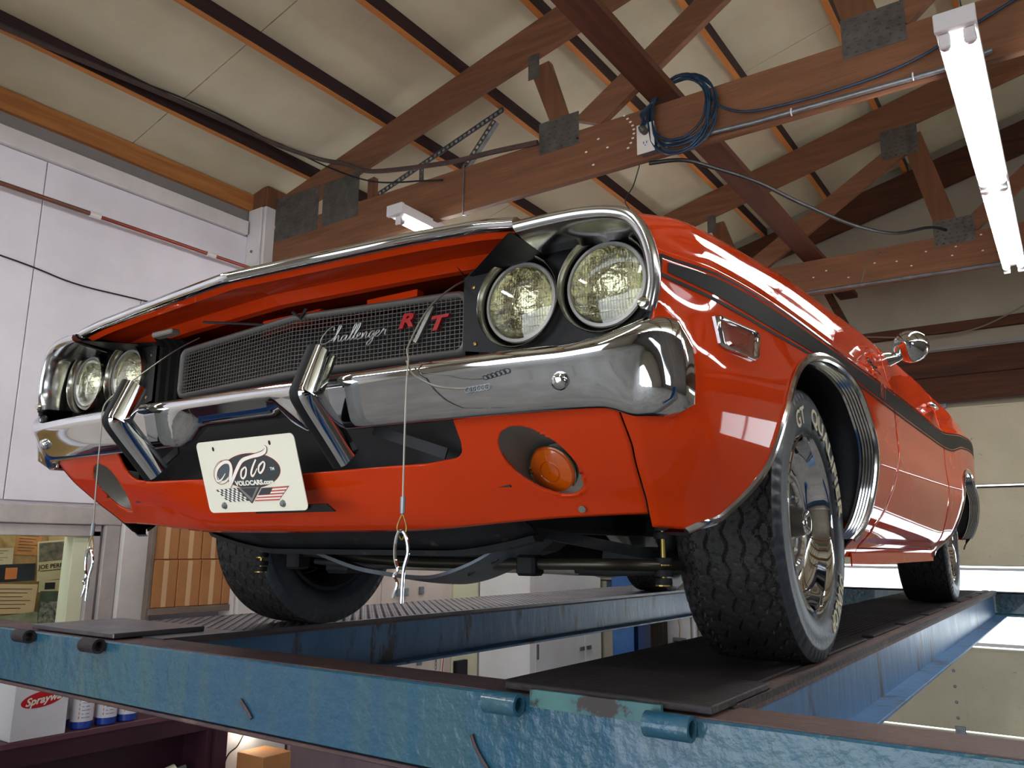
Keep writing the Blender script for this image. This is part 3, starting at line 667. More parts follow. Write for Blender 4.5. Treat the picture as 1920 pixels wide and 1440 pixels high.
# cables overhead
def cable(name, pts, r, m, lb, n=8):
    o = MB().tube(smooth_path(pts), r, n).obj(name, m, None, True); tag(o, lb, 'cable'); return o
cable('roof_cable', [(-2.49, -1.5, 2.57), (-2.47, -.62, 2.60), (-2.46, .1, 2.650), (-2.45, .57, 2.675), (-2.44, .95, 2.685), (-2.32, 1.18, 2.655), (-2.15, 1.24, 2.60), (-1.9, 1.24, 2.48), (-1.34, 1.24, 2.375), (-1.0, 1.25, 2.35), (-.73, 1.265, 2.33)], .014, 'cable_brown', 'thick dusty cable drooping from the first purlin to the truss plate')
cable('roof_cable', [(-2.50, -1.5, 2.62), (-2.48, -.3, 2.64), (-2.47, .35, 2.70), (-2.47, 1.0, 2.72), (-2.3, 1.26, 2.62), (-1.9, 1.26, 2.42), (-1.5, 1.26, 2.32), (-1.37, 1.262, 2.29)], .005, 'cable_black', 'thin black cable under the thick dusty cable')
cable('black_hose', [(-.12, 1.30, 2.055), (.03, 1.35, 2.05), (.123, 1.51, 2.05), (.246, 1.764, 2.045), (.35, 2.14, 2.05), (.508, 2.63, 2.06), (.66, 3.0, 2.10), (.78, 3.5, 2.28), (.84, 3.8, 2.36), (.90, 4.0, 2.37)], .010, 'cable_black', 'black hose drooping from the outlet box to the second truss')
cable('thin_wire', [(-.17, 1.3, 2.06), (-.22, 1.33, 1.98), (-.28, 1.36, 1.92), (-.34, 1.6, 1.95)], .003, 'cable_black', 'thin black wire tail hanging under the outlet box')
cable('thin_wire', [(.1, 4.95, 1.98), (.5, 4.98, 1.93), (.9, 5.0, 1.95), (1.3, 5.0, 2.12)], .006, 'wire', 'pale wire drooping across the cream back wall')
cable('thin_wire', [(.42, 3.2, 1.9), (.44, 3.4, 2.1), (.44, 3.8, 2.28), (.44, 3.849, 2.28)], .003, 'wire', 'short hanging wire above the fender top')
# outlet box, conduit and blue cord on the nearest truss
ob = empty('outlet_box', (-.103, 1.278, 2.15)); tag(ob, 'white duplex outlet box on the nearest truss, blue cord plugged in', 'outlet')
MB().b2((-.04, -.045, -.07), (.04, 0, .07), .005).obj('box', 'galv', ob)
MB().b2((-.045, -.05, -.075), (.045, -.045, .075), .002).obj('cover_plate', 'outlet', ob)
for z in (-.03,): 
    MB().lathe([(0, .004), (.017, .003), (.019, 0)], (0, -.05, z), (0, -1, 0), 16).obj('socket', 'enamel_white', ob)
    b = MB(); b.b2((-.009, -.0555, z - .002), (-.006, -.054, z + .01)).b2((.006, -.0555, z - .002), (.009, -.054, z + .01)).b2((-.002, -.0555, z - .012), (.002, -.054, z - .007)); b.obj('slots', 'black_ink', ob)
MB().tube([(0, -.05, .03), (.0, -.08, .032), (-.01, -.09, .045)], [.017, .019, .01], 12).obj('plug', 'cap_grey', ob, True)
cd = MB().tube([(-.055, 1.262, 2.11), (.4, 1.262, 2.085), (1.16, 1.262, 2.075), (1.3, 1.25, 2.09)], .011, 10).obj('conduit', 'galv', None, True); tag(cd, 'galvanised conduit along the lower edge of the nearest truss', 'conduit')
for x in (.56, 1.03): MB().tube([(x, 1.262 - .014 * math.cos(t), 2.082 + .016 * math.sin(t)) for t in (-1.6 + k * .4 for k in range(12))], .003, 5).obj('strap', 'enamel_white', cd)
cd = MB().tube([(-.6, 3.835, 2.095), (1.14, 3.835, 2.07), (1.3, 3.80, 2.06)], .012, 10).obj('conduit', 'galv', None, True); tag(cd, 'galvanised conduit along the second truss over the windscreen', 'conduit')
x = MB()
random.seed(5)
for k in range(7):
    rx, rz = .155 + random.uniform(-.02, .018), .155 + random.uniform(-.02, .02); cx, cz = .07 + random.uniform(-.012, .012), 2.245 + random.uniform(-.015, .01)
    pts = [(cx + rx * math.cos(t), 1.245 - .006 * (k % 4) + random.uniform(-.003, .003), cz + rz * math.sin(t) - .01 * k * (math.sin(t) < -.3)) for t in (2 * PI * q / 28 + k for q in range(29))]
    x.tube(pts, .0055, 6)
for k in range(3):
    x.tube(smooth_path([(-.06 + .006 * k, 1.235, 2.33), (-.10 - .012 * k, 1.23, 2.28), (-.115 + .01 * k, 1.22, 2.22), (-.11, 1.20, 2.195)]), .005, 6)
x.tube(smooth_path([(.2, 1.24, 2.30), (.26, 1.24, 2.20), (.36, 1.24, 2.14), (.5, 1.245, 2.12), (.75, 1.25, 2.115), (1.02, 1.25, 2.14), (1.35, 1.25, 2.25), (1.6, 1.25, 2.35)]), .006, 6)
o = x.obj('extension_cord', 'cord_blue', None, True); tag(o, 'coiled dark blue extension cord hanging on the nearest truss', 'cord')
# paint flecks on the truss chords
for (y, pts, lb) in ((1.279, [(-.02 + .0 * k, 2.1 + .02 * k) for k in range(1)] + [(-.235 + .05 * math.sin(k * .35) , 2.33 - k * .022) for k in range(9)] + [(-.45, 2.2), (-.38, 2.25), (-.33, 2.19), (-.5, 2.29), (-.41, 2.12)], 'white paint flecks beside the outlet box'),
                 (3.849, [(-.02 + .13 * k + .04 * math.sin(k * 5), 2.2 + .045 * math.sin(k * 2.3)) for k in range(9)] + [(.8, 2.27), (.9, 2.24), (1.05, 2.29)], 'white paint flecks on the second truss')):
    b = MB()
    for px, pz in pts: b.prism([(px + .008 * math.cos(t), pz + .005 * math.sin(t)) for t in (k * PI / 3 for k in range(6))], lambda a, c: (a, y, c), lambda a, c: (a, y - .001, c))
    o = b.obj('paint_flecks', 'paint_fleck', t1 if y < 2 else t2); o['kind'] = 'stuff'
    o.location = (0, -(1.28 if y < 2 else 3.85), -2.06)
# slotted-angle hanger behind the nearest truss
st = empty('slotted_angle_hanger', (-1.9, 1.7, 2.6)); tag(st, 'galvanised slotted angle frame above the small lamp', 'bracket')
def slotted(p, q, name):
    p = Vector(p); q = Vector(q); b = MB(); d = (q - p); L_ = d.length; d.normalize(); s = d.cross(Vector((0, 1, 0))).normalized(); w = .018
    n = int(L_ / .035)
    for e in (-1, 1): b.beam(p + s * e * w * .8, q + s * e * w * .8, .003, w * .55, s)
    for k in range(n + 1): b.beam(p + d * (k * L_ / n - .008) if k else p, p + d * (k * L_ / n + .008), .003, w * 1.6, s)
    b.beam(p + s * w + Vector((0, .016, 0)), q + s * w + Vector((0, .016, 0)), .032, .003, s)
    b.v = [(x + 1.9, y - 1.7, z - 2.6) for x, y, z in b.v]
    return b.obj(name, 'galv', st)
slotted((-2.38, 1.7, 2.59), (-1.27, 1.7, 2.905), 'angle_bar')
slotted((-1.34, 1.71, 2.86), (-1.58, 1.71, 2.60), 'angle_bar')
slotted((-1.93, 1.71, 2.45), (-1.93, 1.71, 2.70), 'angle_bar')
x = MB().b2((-1.60, 1.25, 1.85), (-1.575, 1.275, 2.42)); 
hk = MB().tube([(-1.222, 1.270, 2.35), (-1.222, 1.268, 2.045), (-1.19, 1.268, 2.035)], .004, 6).obj('hanger_rod', 'galv', None, True); tag(hk, 'thin rod hooked over the bottom chord of the nearest truss', 'rod')
# ------------------------------------------------------------------ fluorescent fixtures
def fixture(x, y0, y1, z, w, tubes, lb, sock, rot=0):
    t = empty('fluorescent_light', (x, (y0 + y1) / 2, z)); t.rotation_euler = (0, 0, rot); tag(t, lb, 'light fixture', None)
    h = (y1 - y0) / 2
    MB().b2((-w / 2, -h, .0), (w / 2, h, .055), .004).obj('housing', 'enamel_white', t)
    MB().b2((-w / 2 - .002, -h - .003, -.004), (w / 2 + .002, -h + .02, .058), .003).obj('end_plate', 'enamel_white', t)
    n = round((y1 - y0) / 1.22)
    for k in range(n):
        a = -h + .02 + k * (2 * h - .04) / n; b_ = -h + .02 + (k + 1) * (2 * h - .04) / n
        for dx in tubes:
            MB().tube([(dx, a + .045, -.022), (dx, b_ - .045, -.022)], .0165, 14).obj('tube', 'tube', t, True)
            for e, s in ((a, 1), (b_, -1)):
                MB().tube([(dx, e + s * .02, -.022), (dx, e + s * .05, -.022)], .0185, 12).obj('tube_cap', 'tube_end', t, True)
                MB().b2((dx - .017, e + s * .006, -.05), (dx + .017, e + s * .02, .0), .004).obj('socket', 'enamel_white', t)
    return t
fixture(1.225, .66, 3.30, 1.875, .115, (-.035, .035), 'long white twin-tube fluorescent light at the upper right', 1)
t = fixture(-1.50, 1.02, 2.24, 2.03, .11, (0.0,), 'short fluorescent light beneath the truss behind the hood edge', 1)
for y, wl in ((1.0, 'near end of the'), (2.0, 'middle of the'), (3.1, 'far end of the')): 
    c = MB().tube([(1.225, y, 1.93), (1.225, y, 2.35)], .003, 5).obj('hanger_wire', 'wire'); tag(c, 'hanger wire over the ' + wl + ' long fluorescent light', 'wire', 'hanger wires of the long light')
fixture(-2.0, 2.6, 5.0, 2.0, .115, (-.035, .035), 'added unseen fluorescent light over the rear left, behind the car', 1)  # added out of sight to brighten the rear left corner
fixture(3.6, 2.0, 4.4, 2.0, .115, (-.035, .035), 'added unseen fluorescent light right of the rear door', 1)  # added out of frame to brighten the rear door
fixture(1.2, -3.9, -1.4, 2.0, .115, (-.035, .035), 'fluorescent light behind the photographer', 1)
fixture(-1.5, -3.6, -1.1, 2.0, .115, (-.035, .035), 'fluorescent light over the front left of the bay', 1)
fixture(3.9, -1.6, .9, 2.0, .115, (-.035, .035), 'fluorescent light over the neighbouring bay', 1)
# ------------------------------------------------------------------ car lift
lift = empty('car_lift', (0, 0, FZ)); tag(lift, 'blue four-post car lift carrying the orange car', 'lift')
def LB(): return MB()
def lo(b, name, m, par=None, **k):
    b.v = [(x, y, z - FZ) for x, y, z in b.v]
    return b.obj(name, m, par or lift, **k)
def wavy(z, x, a=.003): return z + a * math.sin(x * 3.1 + 1) + a * .5 * math.sin(x * 11)
# front cross beam: channel with open side to the rear
def cross(y, s, name):
    b = MB(); n = 40; secs = []
    prof = [(0, -.004), (0, -.152), (.012, -.158), (.085, -.158), (.085, -.148), (.012, -.146), (.008, -.14), (.008, -.016), (.012, -.012), (.12, -.012), (.12, -.003), (.004, 0)]
    for k in range(n + 1):
        X = -2.1 + 4.2 * k / n
        secs.append([(X, y + s * p[0], p[1] - .006) for p in prof])
    b.sweep(secs, closed=True)
    return lo(b, name, 'lift_blue')
cf = cross(-.70, 1, 'front_crossbeam')
cr_ = cross(4.50, -1, 'rear_crossbeam')
b = MB().b2((-2.1, -.692, -.0155), (2.1, -.575, -.004)); lo(b, 'rusty_top_flange', 'lift_rust', None)
b = MB().b2((-2.1, 4.38, -.0155), (2.1, 4.49, -.004)); lo(b, 'rusty_top_flange', 'lift_rust', None)
b = MB().b2((-2.1, -.704, -.172), (2.1, -.62, -.163), .003); lo(b, 'bottom_flange_grime', 'lift_rust', None)
def runway(x0, x1, out, lab):
    """x0..x1 track, out: side of the visible web"""
    r = lo(MB().b2((x0, -.60, -.012), (x1, 4.42, 0)), 'runway', 'lift_dark' if out > 0 else 'lift_plate', label=lab)
    for s, xe in ((-1, x0), (1, x1)):
        xw = xe - s * .025
        b = MB().b2((xw - .004, -.57, -.16), (xw + .004, 4.38, -.012)); lo(b, 'side_web', 'lift_blue_b', r).location = (0, 0, 0)
        b = MB().b2((min(xw, xw + s * .07), -.57, -.168), (max(xw, xw + s * .07), 4.38, -.158), .002); lo(b, 'bottom_flange', 'lift_blue_b', r)
        b = MB().b2((min(xe - s * .05, xe), -.60, -.02), (max(xe - s * .05, xe), 4.40, -.012)); lo(b, 'top_flange', 'lift_rust', r)
    return r
RL = runway(.405, .875, 1, 'runway under the driver side wheels, with a blue scuffed web')
RR = runway(-1.31, -.765, -1, 'runway under the passenger side wheels, with diamond plate')
# small raised rim with gaps along the outer edge of the near runway
b = MB()
for k in range(9):
    y = -.35 + k * .53; b.b2((.800, y, .0), (.835, min(y + .44, 4.38), .007), .002)
lo(b, 'rim_bar', 'lift_dark', RL)
b = MB().b2((.842, -.58, 0), (.872, 4.4, .004)); lo(b, 'edge_angle', 'lift_rust', RL)
# diamond pattern: raised lozenges
def lozenges(x0, x1, y0, y1, px, py, L_, W_, h, cond=None):
    b = MB(); nx = int((x1 - x0) / px); ny = int((y1 - y0) / py)
    for i in range(nx):
        for j in range(ny):
            cx = x0 + (i + .5) * px; cy = y0 + (j + .5) * py; s = 1 if (i + j) % 2 else -1
            dx, dy = (L_ * .7, L_ * .7 * s); ex, ey = (-W_ * .7 * s, W_ * .7)
            b.add([(cx - dx, cy - dy, 0), (cx + ex, cy + ey, 0), (cx + dx, cy + dy, 0), (cx - ex, cy - ey, 0), (cx, cy, h)], [(0, 3, 4), (3, 2, 4), (2, 1, 4), (1, 0, 4)])
    return b
o = lo(lozenges(-1.30, -.775, -.35, 4.3, .021, .021, .0095, .003, .0022), 'diamond_tread', 'lift_plate', RR, fix=False); o['kind'] = 'stuff'
o = lo(lozenges(.415, .79, .1, 4.3, .021, .021, .0095, .003, .0018), 'diamond_tread', 'lift_dark', RL, fix=False); o['kind'] = 'stuff'
# approach plates and hinge tubes
b = MB().b2((.47, -.69, 0.0), (.872, -.40, .014), .002); lo(b, 'approach_plate', 'lift_dark', label='dark smooth plate before the driver side wheel')
b = MB().b2((.535, -.704, -.022), (.79, -.695, .008)); lo(b, 'plate_lip', 'lift_green', label='teal painted plate edge with chipped paint')
b = MB().b2((-1.33, -.69, 0.0), (-.865, -.40, .014), .002); lo(b, 'approach_plate', 'lift_plate', label='bare steel plate before the passenger side wheel')
for x0, x1 in ((.452, .525), (.772, .850), (-1.345, -1.27), (-.955, -.875)):
    b = MB(); b.lathe([(.013, 0), (.020, 0), (.020, x1 - x0), (.013, x1 - x0), (.013, 0)], (x0, -.722, -.018), (1, 0, 0), 20)
    lo(b, 'hinge_tube', 'lift_blue' if x0 > 0 else 'lift_dark', smooth=True)
for x, y in ((-1.85, 4.45), (2.0, 4.45), (-2.25, -.78), (2.25, -.78)):
    s = 1 if x > 0 else -1
    c = empty('column', (x, y, 0), lift)
    dd = .13
    for p0, p1, nm_ in [((-.11, -dd, 0), (.09, -dd + .008, 3.5), 'face_plate'), ((-.11, dd - .008, 0), (.09, dd, 3.5), 'face_plate'), ((s * .10 - .004, -dd, 0), (s * .10 + .004, dd, 3.5), 'web_plate')]:
        if y < 0 or True: p1 = (p1[0], p1[1], 2.6 if y > 0 else 1.9)
        MB().b2(p0, p1, .003).obj(nm_, 'col_blue', c)
    MB().b2((-.2, -.2, 0), (.2, .2, .015), .003).obj('base_plate', 'col_blue', c)
    if x < 0 and y > 0:
        MB().b2((.12, -.11, .1), (.19, -.02, 2.45)).obj('cable_cover', mat('dark_blue_cover', '14305c', .3, coat=.3), c)
# thin scrape marks and pink drip on the front beam
b = MB().tube(smooth_path([(.405, -.7045, -.085), (.42, -.7045, -.112), (.45, -.7045, -.145)]), .0035, 5); lo(b, 'scrape_mark', 'lift_rust')
b = MB().tube(smooth_path([(-.275, -.7045, -.095), (-.245, -.7045, -.118), (-.23, -.7045, -.132)]), .004, 5); lo(b, 'scrape_mark', 'lift_rust')
# ================================================================== the car (x: its left side positive, y: rearwards, z: up)
car = empty('car', (0, 0, 0)); car.rotation_euler = (0, 0, math.radians(1.12537))
tag(car, 'orange-red classic muscle coupe with black side stripe, raised on the blue lift', 'car')
# ---- body side definition
YS = [-1.0, -.93, -.75, -.5, -.2, .1, .5, 1.1, 1.95, 2.6, 3.1, 3.9]
ZC = [.694, .697, .713, .722, .726, .731, .745, .765, .782, .835, .858, .80]
XC = [.880, .886, .912, .930, .943, .950, .953, .955, .958, .985, .990, .93]
S1 = [.755, .765, .800, .820, .844, .860, .890, .918, .948, .940, .915, .86]
S2 = [.775, .782, .822, .846, .866, .881, .907, .934, .972, .962, .935, .875]
S3 = [.783, .788, .832, .858, .876, .891, .915, .940, .980, .970, .945, .885]
S4 = [.785, .790, .838, .868, .888, .903, .925, .945, .985, .975, .950, .89]
XI = [.66, .66, .66, .66, .66, .66, .69, .74, .74, .72, .68, .66]
ZB = [.308, .306, .296, .27, .25, .24, .24, .24, .24, .245, .26, .33]
TUCK = [.045, .046, .055, .07, .08, .082, .085, .085, .085, .09, .08, .06]
def prm(y):
    y = np.clip(y, -1.0, 3.9)
    return [cr(YS, a, y) for a in (ZC, XC, S1, S2, S3, S4, XI, ZB, TUCK)]
NTL, NTU = 34, 18
def y_f(z): return cr([.20, .28, .31, .335, .36, .40, .44, .475, .505, 1.2], [-.60, -.70, -.735, -.765, -.80, -.85, -.893, -.924, -.9455, -.946], z)
def section(y, t):
    """t in 0..1 lower body, 1..2 above the crease; returns x, z (arrays)"""
    y = np.asarray(y, float); t = np.asarray(t, float)
    zc, xc, s1, s2, s3, s4, xi, zb, tk = prm(y)
    zz = [zb, zb + .03, zb + .085, .43 + 0 * y, .53 + 0 * y, .63 + 0 * y, zc]
    xx = [xc - tk - .012, xc - tk, xc - tk * .5, xc - tk * .12 - .001, xc + .003, xc - .003, xc + .001]
    uz = [zc, zc + .022, s1, s2, s3, s4]
    ux = [xc + .001, xc - .014, xc - .04, xc - .08, xc - .14, xi]
    def hermite(P, u):
        n = len(P) - 1; k = np.clip(np.floor(u * n).astype(int), 0, n - 1); f = u * n - k
        A = np.array([np.broadcast_to(p, np.broadcast(y, t).shape) for p in P])
        g = lambda i: np.take_along_axis(A, np.clip(i, 0, n)[None], 0)[0]
        p0, p1, p2, p3 = g(k - 1), g(k), g(k + 1), g(k + 2)
        p0 = np.where(k == 0, 2 * p1 - p2, p0); p3 = np.where(k == n - 1, 2 * p2 - p1, p3)
        return .5 * (2*p1 + (p2-p0)*f + (2*p0-5*p1+4*p2-p3)*f*f + (3*p1-p0-3*p2+p3)*f**3)
    y, t = np.broadcast_arrays(y, t)
    lo_ = t <= 1
    u = np.where(lo_, t, t - 1)
    x = np.where(lo_, hermite(xx, u), hermite(ux, u)); z = np.where(lo_, hermite(zz, u), hermite(uz, u))
    # nose corner: below the bumper the skin turns in towards the valance
    k = np.clip((y_f(z) + .115 - y) / .115, 0, 1.15); fade = np.clip((.60 - z) / .12, 0, 1)
    x = x - .078 * k ** 2.2 * fade
    return x, z
def side_x(y, z):
    """skin x at a given height"""
    t = np.linspace(0, 2, 90); x, zz = section(np.full(90, float(y)), t)
    i = np.searchsorted(zz[:80], z); i = min(max(i, 1), 79); f = (z - zz[i-1]) / (zz[i] - zz[i-1] + 1e-9)
    return float(x[i-1] + (x[i] - x[i-1]) * f)
ARCH_F = smooth_path([(-.69, .20), (-.672, .284), (-.628, .310), (-.585, .345), (-.530, .405), (-.472, .50), (-.405, .575), (-.31, .635), (-.19, .672), (-.045, .686), (.10, .680), (.22, .655), (.305, .60), (.345, .52), (.36, .44), (.355, .37), (.335, .30), (.30, .23)], 5)
ARCH_R = smooth_path([(2.06, .20), (2.12, .25), (2.30, .35), (2.42, .48), (2.52, .59), (2.66, .645), (2.83, .662), (2.98, .64), (3.10, .56), (3.16, .46), (3.18, .36), (3.19, .28), (3.2, .2)], 5)
def inside(py, pz, poly):
    c = False; n = len(poly)
    for i in range(n):
        y1, z1 = poly[i]; y2, z2 = poly[i - 1]
        if (z1 > pz) != (z2 > pz) and py < (y2 - y1) * (pz - z1) / (z2 - z1) + y1: c = not c
    return c
def nearest(py, pz, line):
    best = None
    for (a, b), (c, d) in zip(line[:-1], line[1:]):
        t = max(0, min(1, ((py - a) * (c - a) + (pz - b) * (d - b)) / ((c - a) ** 2 + (d - b) ** 2 + 1e-12)))
        q = (a + (c - a) * t, b + (d - b) * t); dd = (q[0] - py) ** 2 + (q[1] - pz) ** 2
        if best is None or dd < best[0]: best = (dd, q)
    return best[1]
def side_panel(name, ya, yb, nu, t0, t1, arch=None, off=0, m='paint', side=1, parent=None, thick=.006, label=None):
    ts = [t0 + (t1 - t0) * k / (NTL + NTU) for k in range(NTL + NTU + 1)]
    if t0 < 1 < t1: ts = [t0 + (1 - t0) * k / NTL for k in range(NTL)] + [1 + (t1 - 1) * k / NTU for k in range(NTU + 1)]
    V = []; nt = len(ts)
    for t in ts:
        u = np.linspace(0, 1, nu + 1)
        y = np.full(nu + 1, .5 * (ya(.5) + yb(.5)))
        for _ in range(4):
            x, z = section(y, np.full(nu + 1, t)); a = np.array([ya(q) for q in z]); b_ = np.array([yb(q) for q in z])
            y = a + (b_ - a) * u
        x, z = section(y, np.full(nu + 1, t))
        V.append(np.stack([x + off, y, z], 1))
    V = np.array(V)            # nt, nu+1, 3
    F = []
    keep = np.ones((nt, nu + 1), bool)
    if arch:
        poly = arch + [(arch[-1][0], -1), (arch[0][0], -1)]
        ins = np.array([[inside(V[i, j, 1], V[i, j, 2], poly) for j in range(nu + 1)] for i in range(nt)])
        W = V.copy()
        for i in range(nt - 1):
            for j in range(nu):
                q = [(i, j), (i, j + 1), (i + 1, j + 1), (i + 1, j)]
                if all(ins[a] for a in q): continue
                F.append(tuple(a[0] * (nu + 1) + a[1] for a in q))
                for a in q:
                    if ins[a]:
                        ny, nz = nearest(V[a][1], V[a][2], arch)
                        W[a] = (side_x(ny, nz) + off, ny, nz)
        V = W
    else:
        F = [(i * (nu + 1) + j, i * (nu + 1) + j + 1, (i + 1) * (nu + 1) + j + 1, (i + 1) * (nu + 1) + j) for i in range(nt - 1) for j in range(nu)]
    V = V.reshape(-1, 3)
    used = sorted({i for q in F for i in q}); mp = {k: n for n, k in enumerate(used)}
    b = MB(); b.v = [tuple(V[k]) for k in used]; b.f = [tuple(mp[i] for i in q) for q in F]
    if side < 0: b = b.mirror()
    # faces outwards
    o = b.obj(name, m, parent or car, smooth=True, angle=180, fix=False, label=label)
    me = o.data; s = sum(p.normal.x * p.area for p in me.polygons)
    if s * side < 0: me.flip_normals()
    if thick:
        me.materials.append(M['black_panel'])
        md = o.modifiers.new('thickness', 'SOLIDIFY'); md.thickness = thick; md.offset = -1; md.material_offset_rim = 1; md.material_offset = 1
    return o
front_edge = lambda z: float(y_f(z))
def seam_fd(z): return .47 + .28 * max(0, min(1, (z - .33) / .26)) ** .6
def seam_dq(z): return 2.02 + .02 * z
G = .002
for s in (1, -1):
    fe = side_panel('front_fender', front_edge, lambda z: seam_fd(z) - G, 130, 0, 2, ARCH_F, side=s)
    side_panel('door', lambda z: seam_fd(z) + G, lambda z: seam_dq(z) - G, 60, .13, 2, side=s)
    side_panel('rocker_panel', lambda z: .34, lambda z: 2.15, 40, 0, .125, side=s)
    side_panel('quarter_panel', lambda z: seam_dq(z) + G, lambda z: 3.9, 110, 0, 2, ARCH_R, side=s)
    # dark inner structure behind the seams
    b = MB()
    for ys_, z0 in ((lambda z: seam_fd(z), .25), (lambda z: seam_dq(z), .25)):
        zs = np.linspace(z0, .84, 14)
        for k in range(13):
            x0 = side_x(ys_(zs[k]), zs[k]) - .012; x1 = side_x(ys_(zs[k+1]), zs[k+1]) - .012
            b.add([(s * x0, ys_(zs[k]) - .02, zs[k]), (s * x0, ys_(zs[k]) + .02, zs[k]), (s * x1, ys_(zs[k+1]) + .02, zs[k+1]), (s * x1, ys_(zs[k+1]) - .02, zs[k+1])], [(0, 1, 2, 3)])
    b.obj('seam_backing', 'black_panel', car)
# pinch weld below the rocker
for s in (1, -1):
    MB().b2((s * .862, .38, .215), (s * .866, 2.1, .25)).obj('pinch_weld', 'paint', car)
# ---- wheel opening mouldings: bright bead outside, ribbed flange turning in
def arch_trim(arch, s, i0, i1):
    pts = arch[i0:i1]; secs = []; n = len(pts)
    cy = sum(p[0] for p in pts) / n; cz = .32
    for k, (y, z) in enumerate(pts):
        a = pts[max(k-1, 0)]; b_ = pts[min(k+1, n-1)]; ty, tz = b_[0] - a[0], b_[1] - a[1]; L_ = math.hypot(ty, tz); ty /= L_; tz /= L_
        ny, nz = -tz, ty                     # outward from the opening for a path running front to rear over the top
        if (y - cy) * ny + (z - cz) * nz < 0: ny, nz = -ny, -nz
        zc = min(max(z, .245), .9); x = side_x(y, zc)
        prof = [(.012, .0005), (.012, .004), (.006, .0075), (-.002, .0075), (-.006, .003)]
        for q in range(5): prof += [(-.007, -.003 - q * .0075), (-.0045, -.0068 - q * .0075)]
        prof += [(-.007, -.042), (.002, -.042), (.002, .0005)]
        secs.append([(s * (x + px), y + ny * pn, z + nz * pn) for pn, px in prof])
    b = MB(); b.sweep(secs, closed=True)
    return b.obj('arch_moulding', 'stainless', car, True, angle=25)
for s in (1, -1):
    arch_trim(ARCH_F, s, 5, len(ARCH_F) - 4)
    arch_trim(ARCH_R, s, 4, len(ARCH_R) - 8)
# ---- wheel houses
for s in (1, -1):
    for cy, r, arch in ((-.02, .385, ARCH_F), (2.80, .40, ARCH_R)):
        b = MB(); secs = []
        A = [p for p in arch if p[1] > (.37 if cy < 1 and p[0] < 0 else .30)]
        for y, z in A[::2]:
            xo = side_x(y, min(max(z, .26), .9)) - .04
            d = ((y - cy) * .03, (z - .32) * .04)
            secs.append([(s * xo, y + d[0] * .3, z + .004 + d[1] * .3), (s * (xo - .06), y + d[0], z + .02 + d[1]), (s * .50, y + d[0], z + .02 + d[1])])
        b.sweep(secs, closed=False)
        b.add([(s * .50, y + (y - cy) * .03, z + .02 + (z - .32) * .04) for y, z in A[::2]], [tuple(range(len(A[::2])))])
        o = b.obj('wheel_house', 'under', car, True)
        md = o.modifiers.new('thickness', 'SOLIDIFY'); md.thickness = .004
# ---- side stripe: pinstripe, gap, broad band, gap, pinstripe
def stripe(name, ya, yb, zb, zt, m, off=.0012, n=120, side=1, parent=None, k=6):
    b = MB()
    for i in range(n + 1):
        y = ya + (yb - ya) * i / n; z0, z1 = zb(y), zt(y)
        for j in range(k + 1):
            z = z0 + (z1 - z0) * j / k
            b.v.append((side * (side_x(y, z) + off), y, z))
    for i in range(n):
        for j in range(k): q = i * (k + 1) + j; b.f.append((q, q + 1, q + k + 2, q + k + 1))
    o = b.obj(name, m, parent or car, True, fix=False); me = o.data
    if sum(p.normal.x for p in me.polygons) * side < 0: me.flip_normals()
    return o
SZ = lambda y: float(cr([-1, -.9, -.6, -.3, .18, .75, 1.5, 2.2, 2.6, 3.1, 3.8], [.658, .658, .658, .663, .675, .682, .695, .71, .76, .785, .75], y))
ST = lambda y: float(cr(YS, ZC, y)) - .006
for s in (1, -1):
    o = stripe('side_stripe', -.905, 3.6, lambda y: SZ(y) + .011, lambda y: ST(y) - .008, 'black_gloss', side=s, n=160)
    stripe('pinstripe', -.928, 3.6, lambda y: SZ(y), lambda y: SZ(y) + .006, 'black_gloss', side=s, parent=o, k=1)
    stripe('pinstripe', -.928, 3.6, lambda y: ST(y) - .0035, lambda y: ST(y) + .001, 'black_gloss', side=s, parent=o, k=1)
    stripe('pinstripe', -.932, -.923, lambda y: SZ(y), lambda y: ST(y), 'black_gloss', side=s, parent=o, n=1)
    # R/T callout reversed out of the stripe
    v, f = text_geo('R/T', .062, bold=.001, shear=.2, extrude=0)
    b = MB(); b.add([(s * (side_x((.50 if s > 0 else .63) + s * p[0], .698 + p[1]) + .0022), (.50 if s > 0 else .63) + s * p[0], .698 + p[1]) for p in v], f); b.obj('stripe_callout', 'clear_red', o, fix=False, label='orange R/T letters in the stripe')
# ---- side marker lamps
for s in (1, -1):
    q = [(-.771, .635), (-.576, .644), (-.600, .584), (-.757, .581)]
    X = lambda y, z, d: s * (side_x(y, z) + d)
    cy = sum(p[0] for p in q) / 4; cz = sum(p[1] for p in q) / 4
    def ring(sc, d): 
        pts = []
        for k in range(4):
            a, b_ = q[k], q[(k + 1) % 4]; p_ = q[k - 1]
            for w, (c0, c1) in ((.1, (p_, a)), (.1, (b_, a))):
                y = a[0] + (c0[0] - a[0]) * w; z = a[1] + (c0[1] - a[1]) * w
                pts.append((cy + (y - cy) * sc, cz + (z - cz) * sc))
        return [(X(y, z, d), y, z) for y, z in pts]
    b = MB(); b.sweep([ring(1.0, 0), ring(1.0, .005), ring(.94, .008), ring(.84, .007), ring(.80, .001)], closed=True, caps=False)
    for k in (0,): pass
    mk = b.obj('side_marker', 'chrome', car, True, angle=50)
    b = MB(); b.sweep([ring(.81, .0), ring(.81, .003), ring(.5, .004)], closed=True, caps=False); n = 8; b.add(ring(.5, .004), [tuple(range(8))]); b.obj('marker_lens', 'red_lens' if s > 0 else 'red_lens', mk)
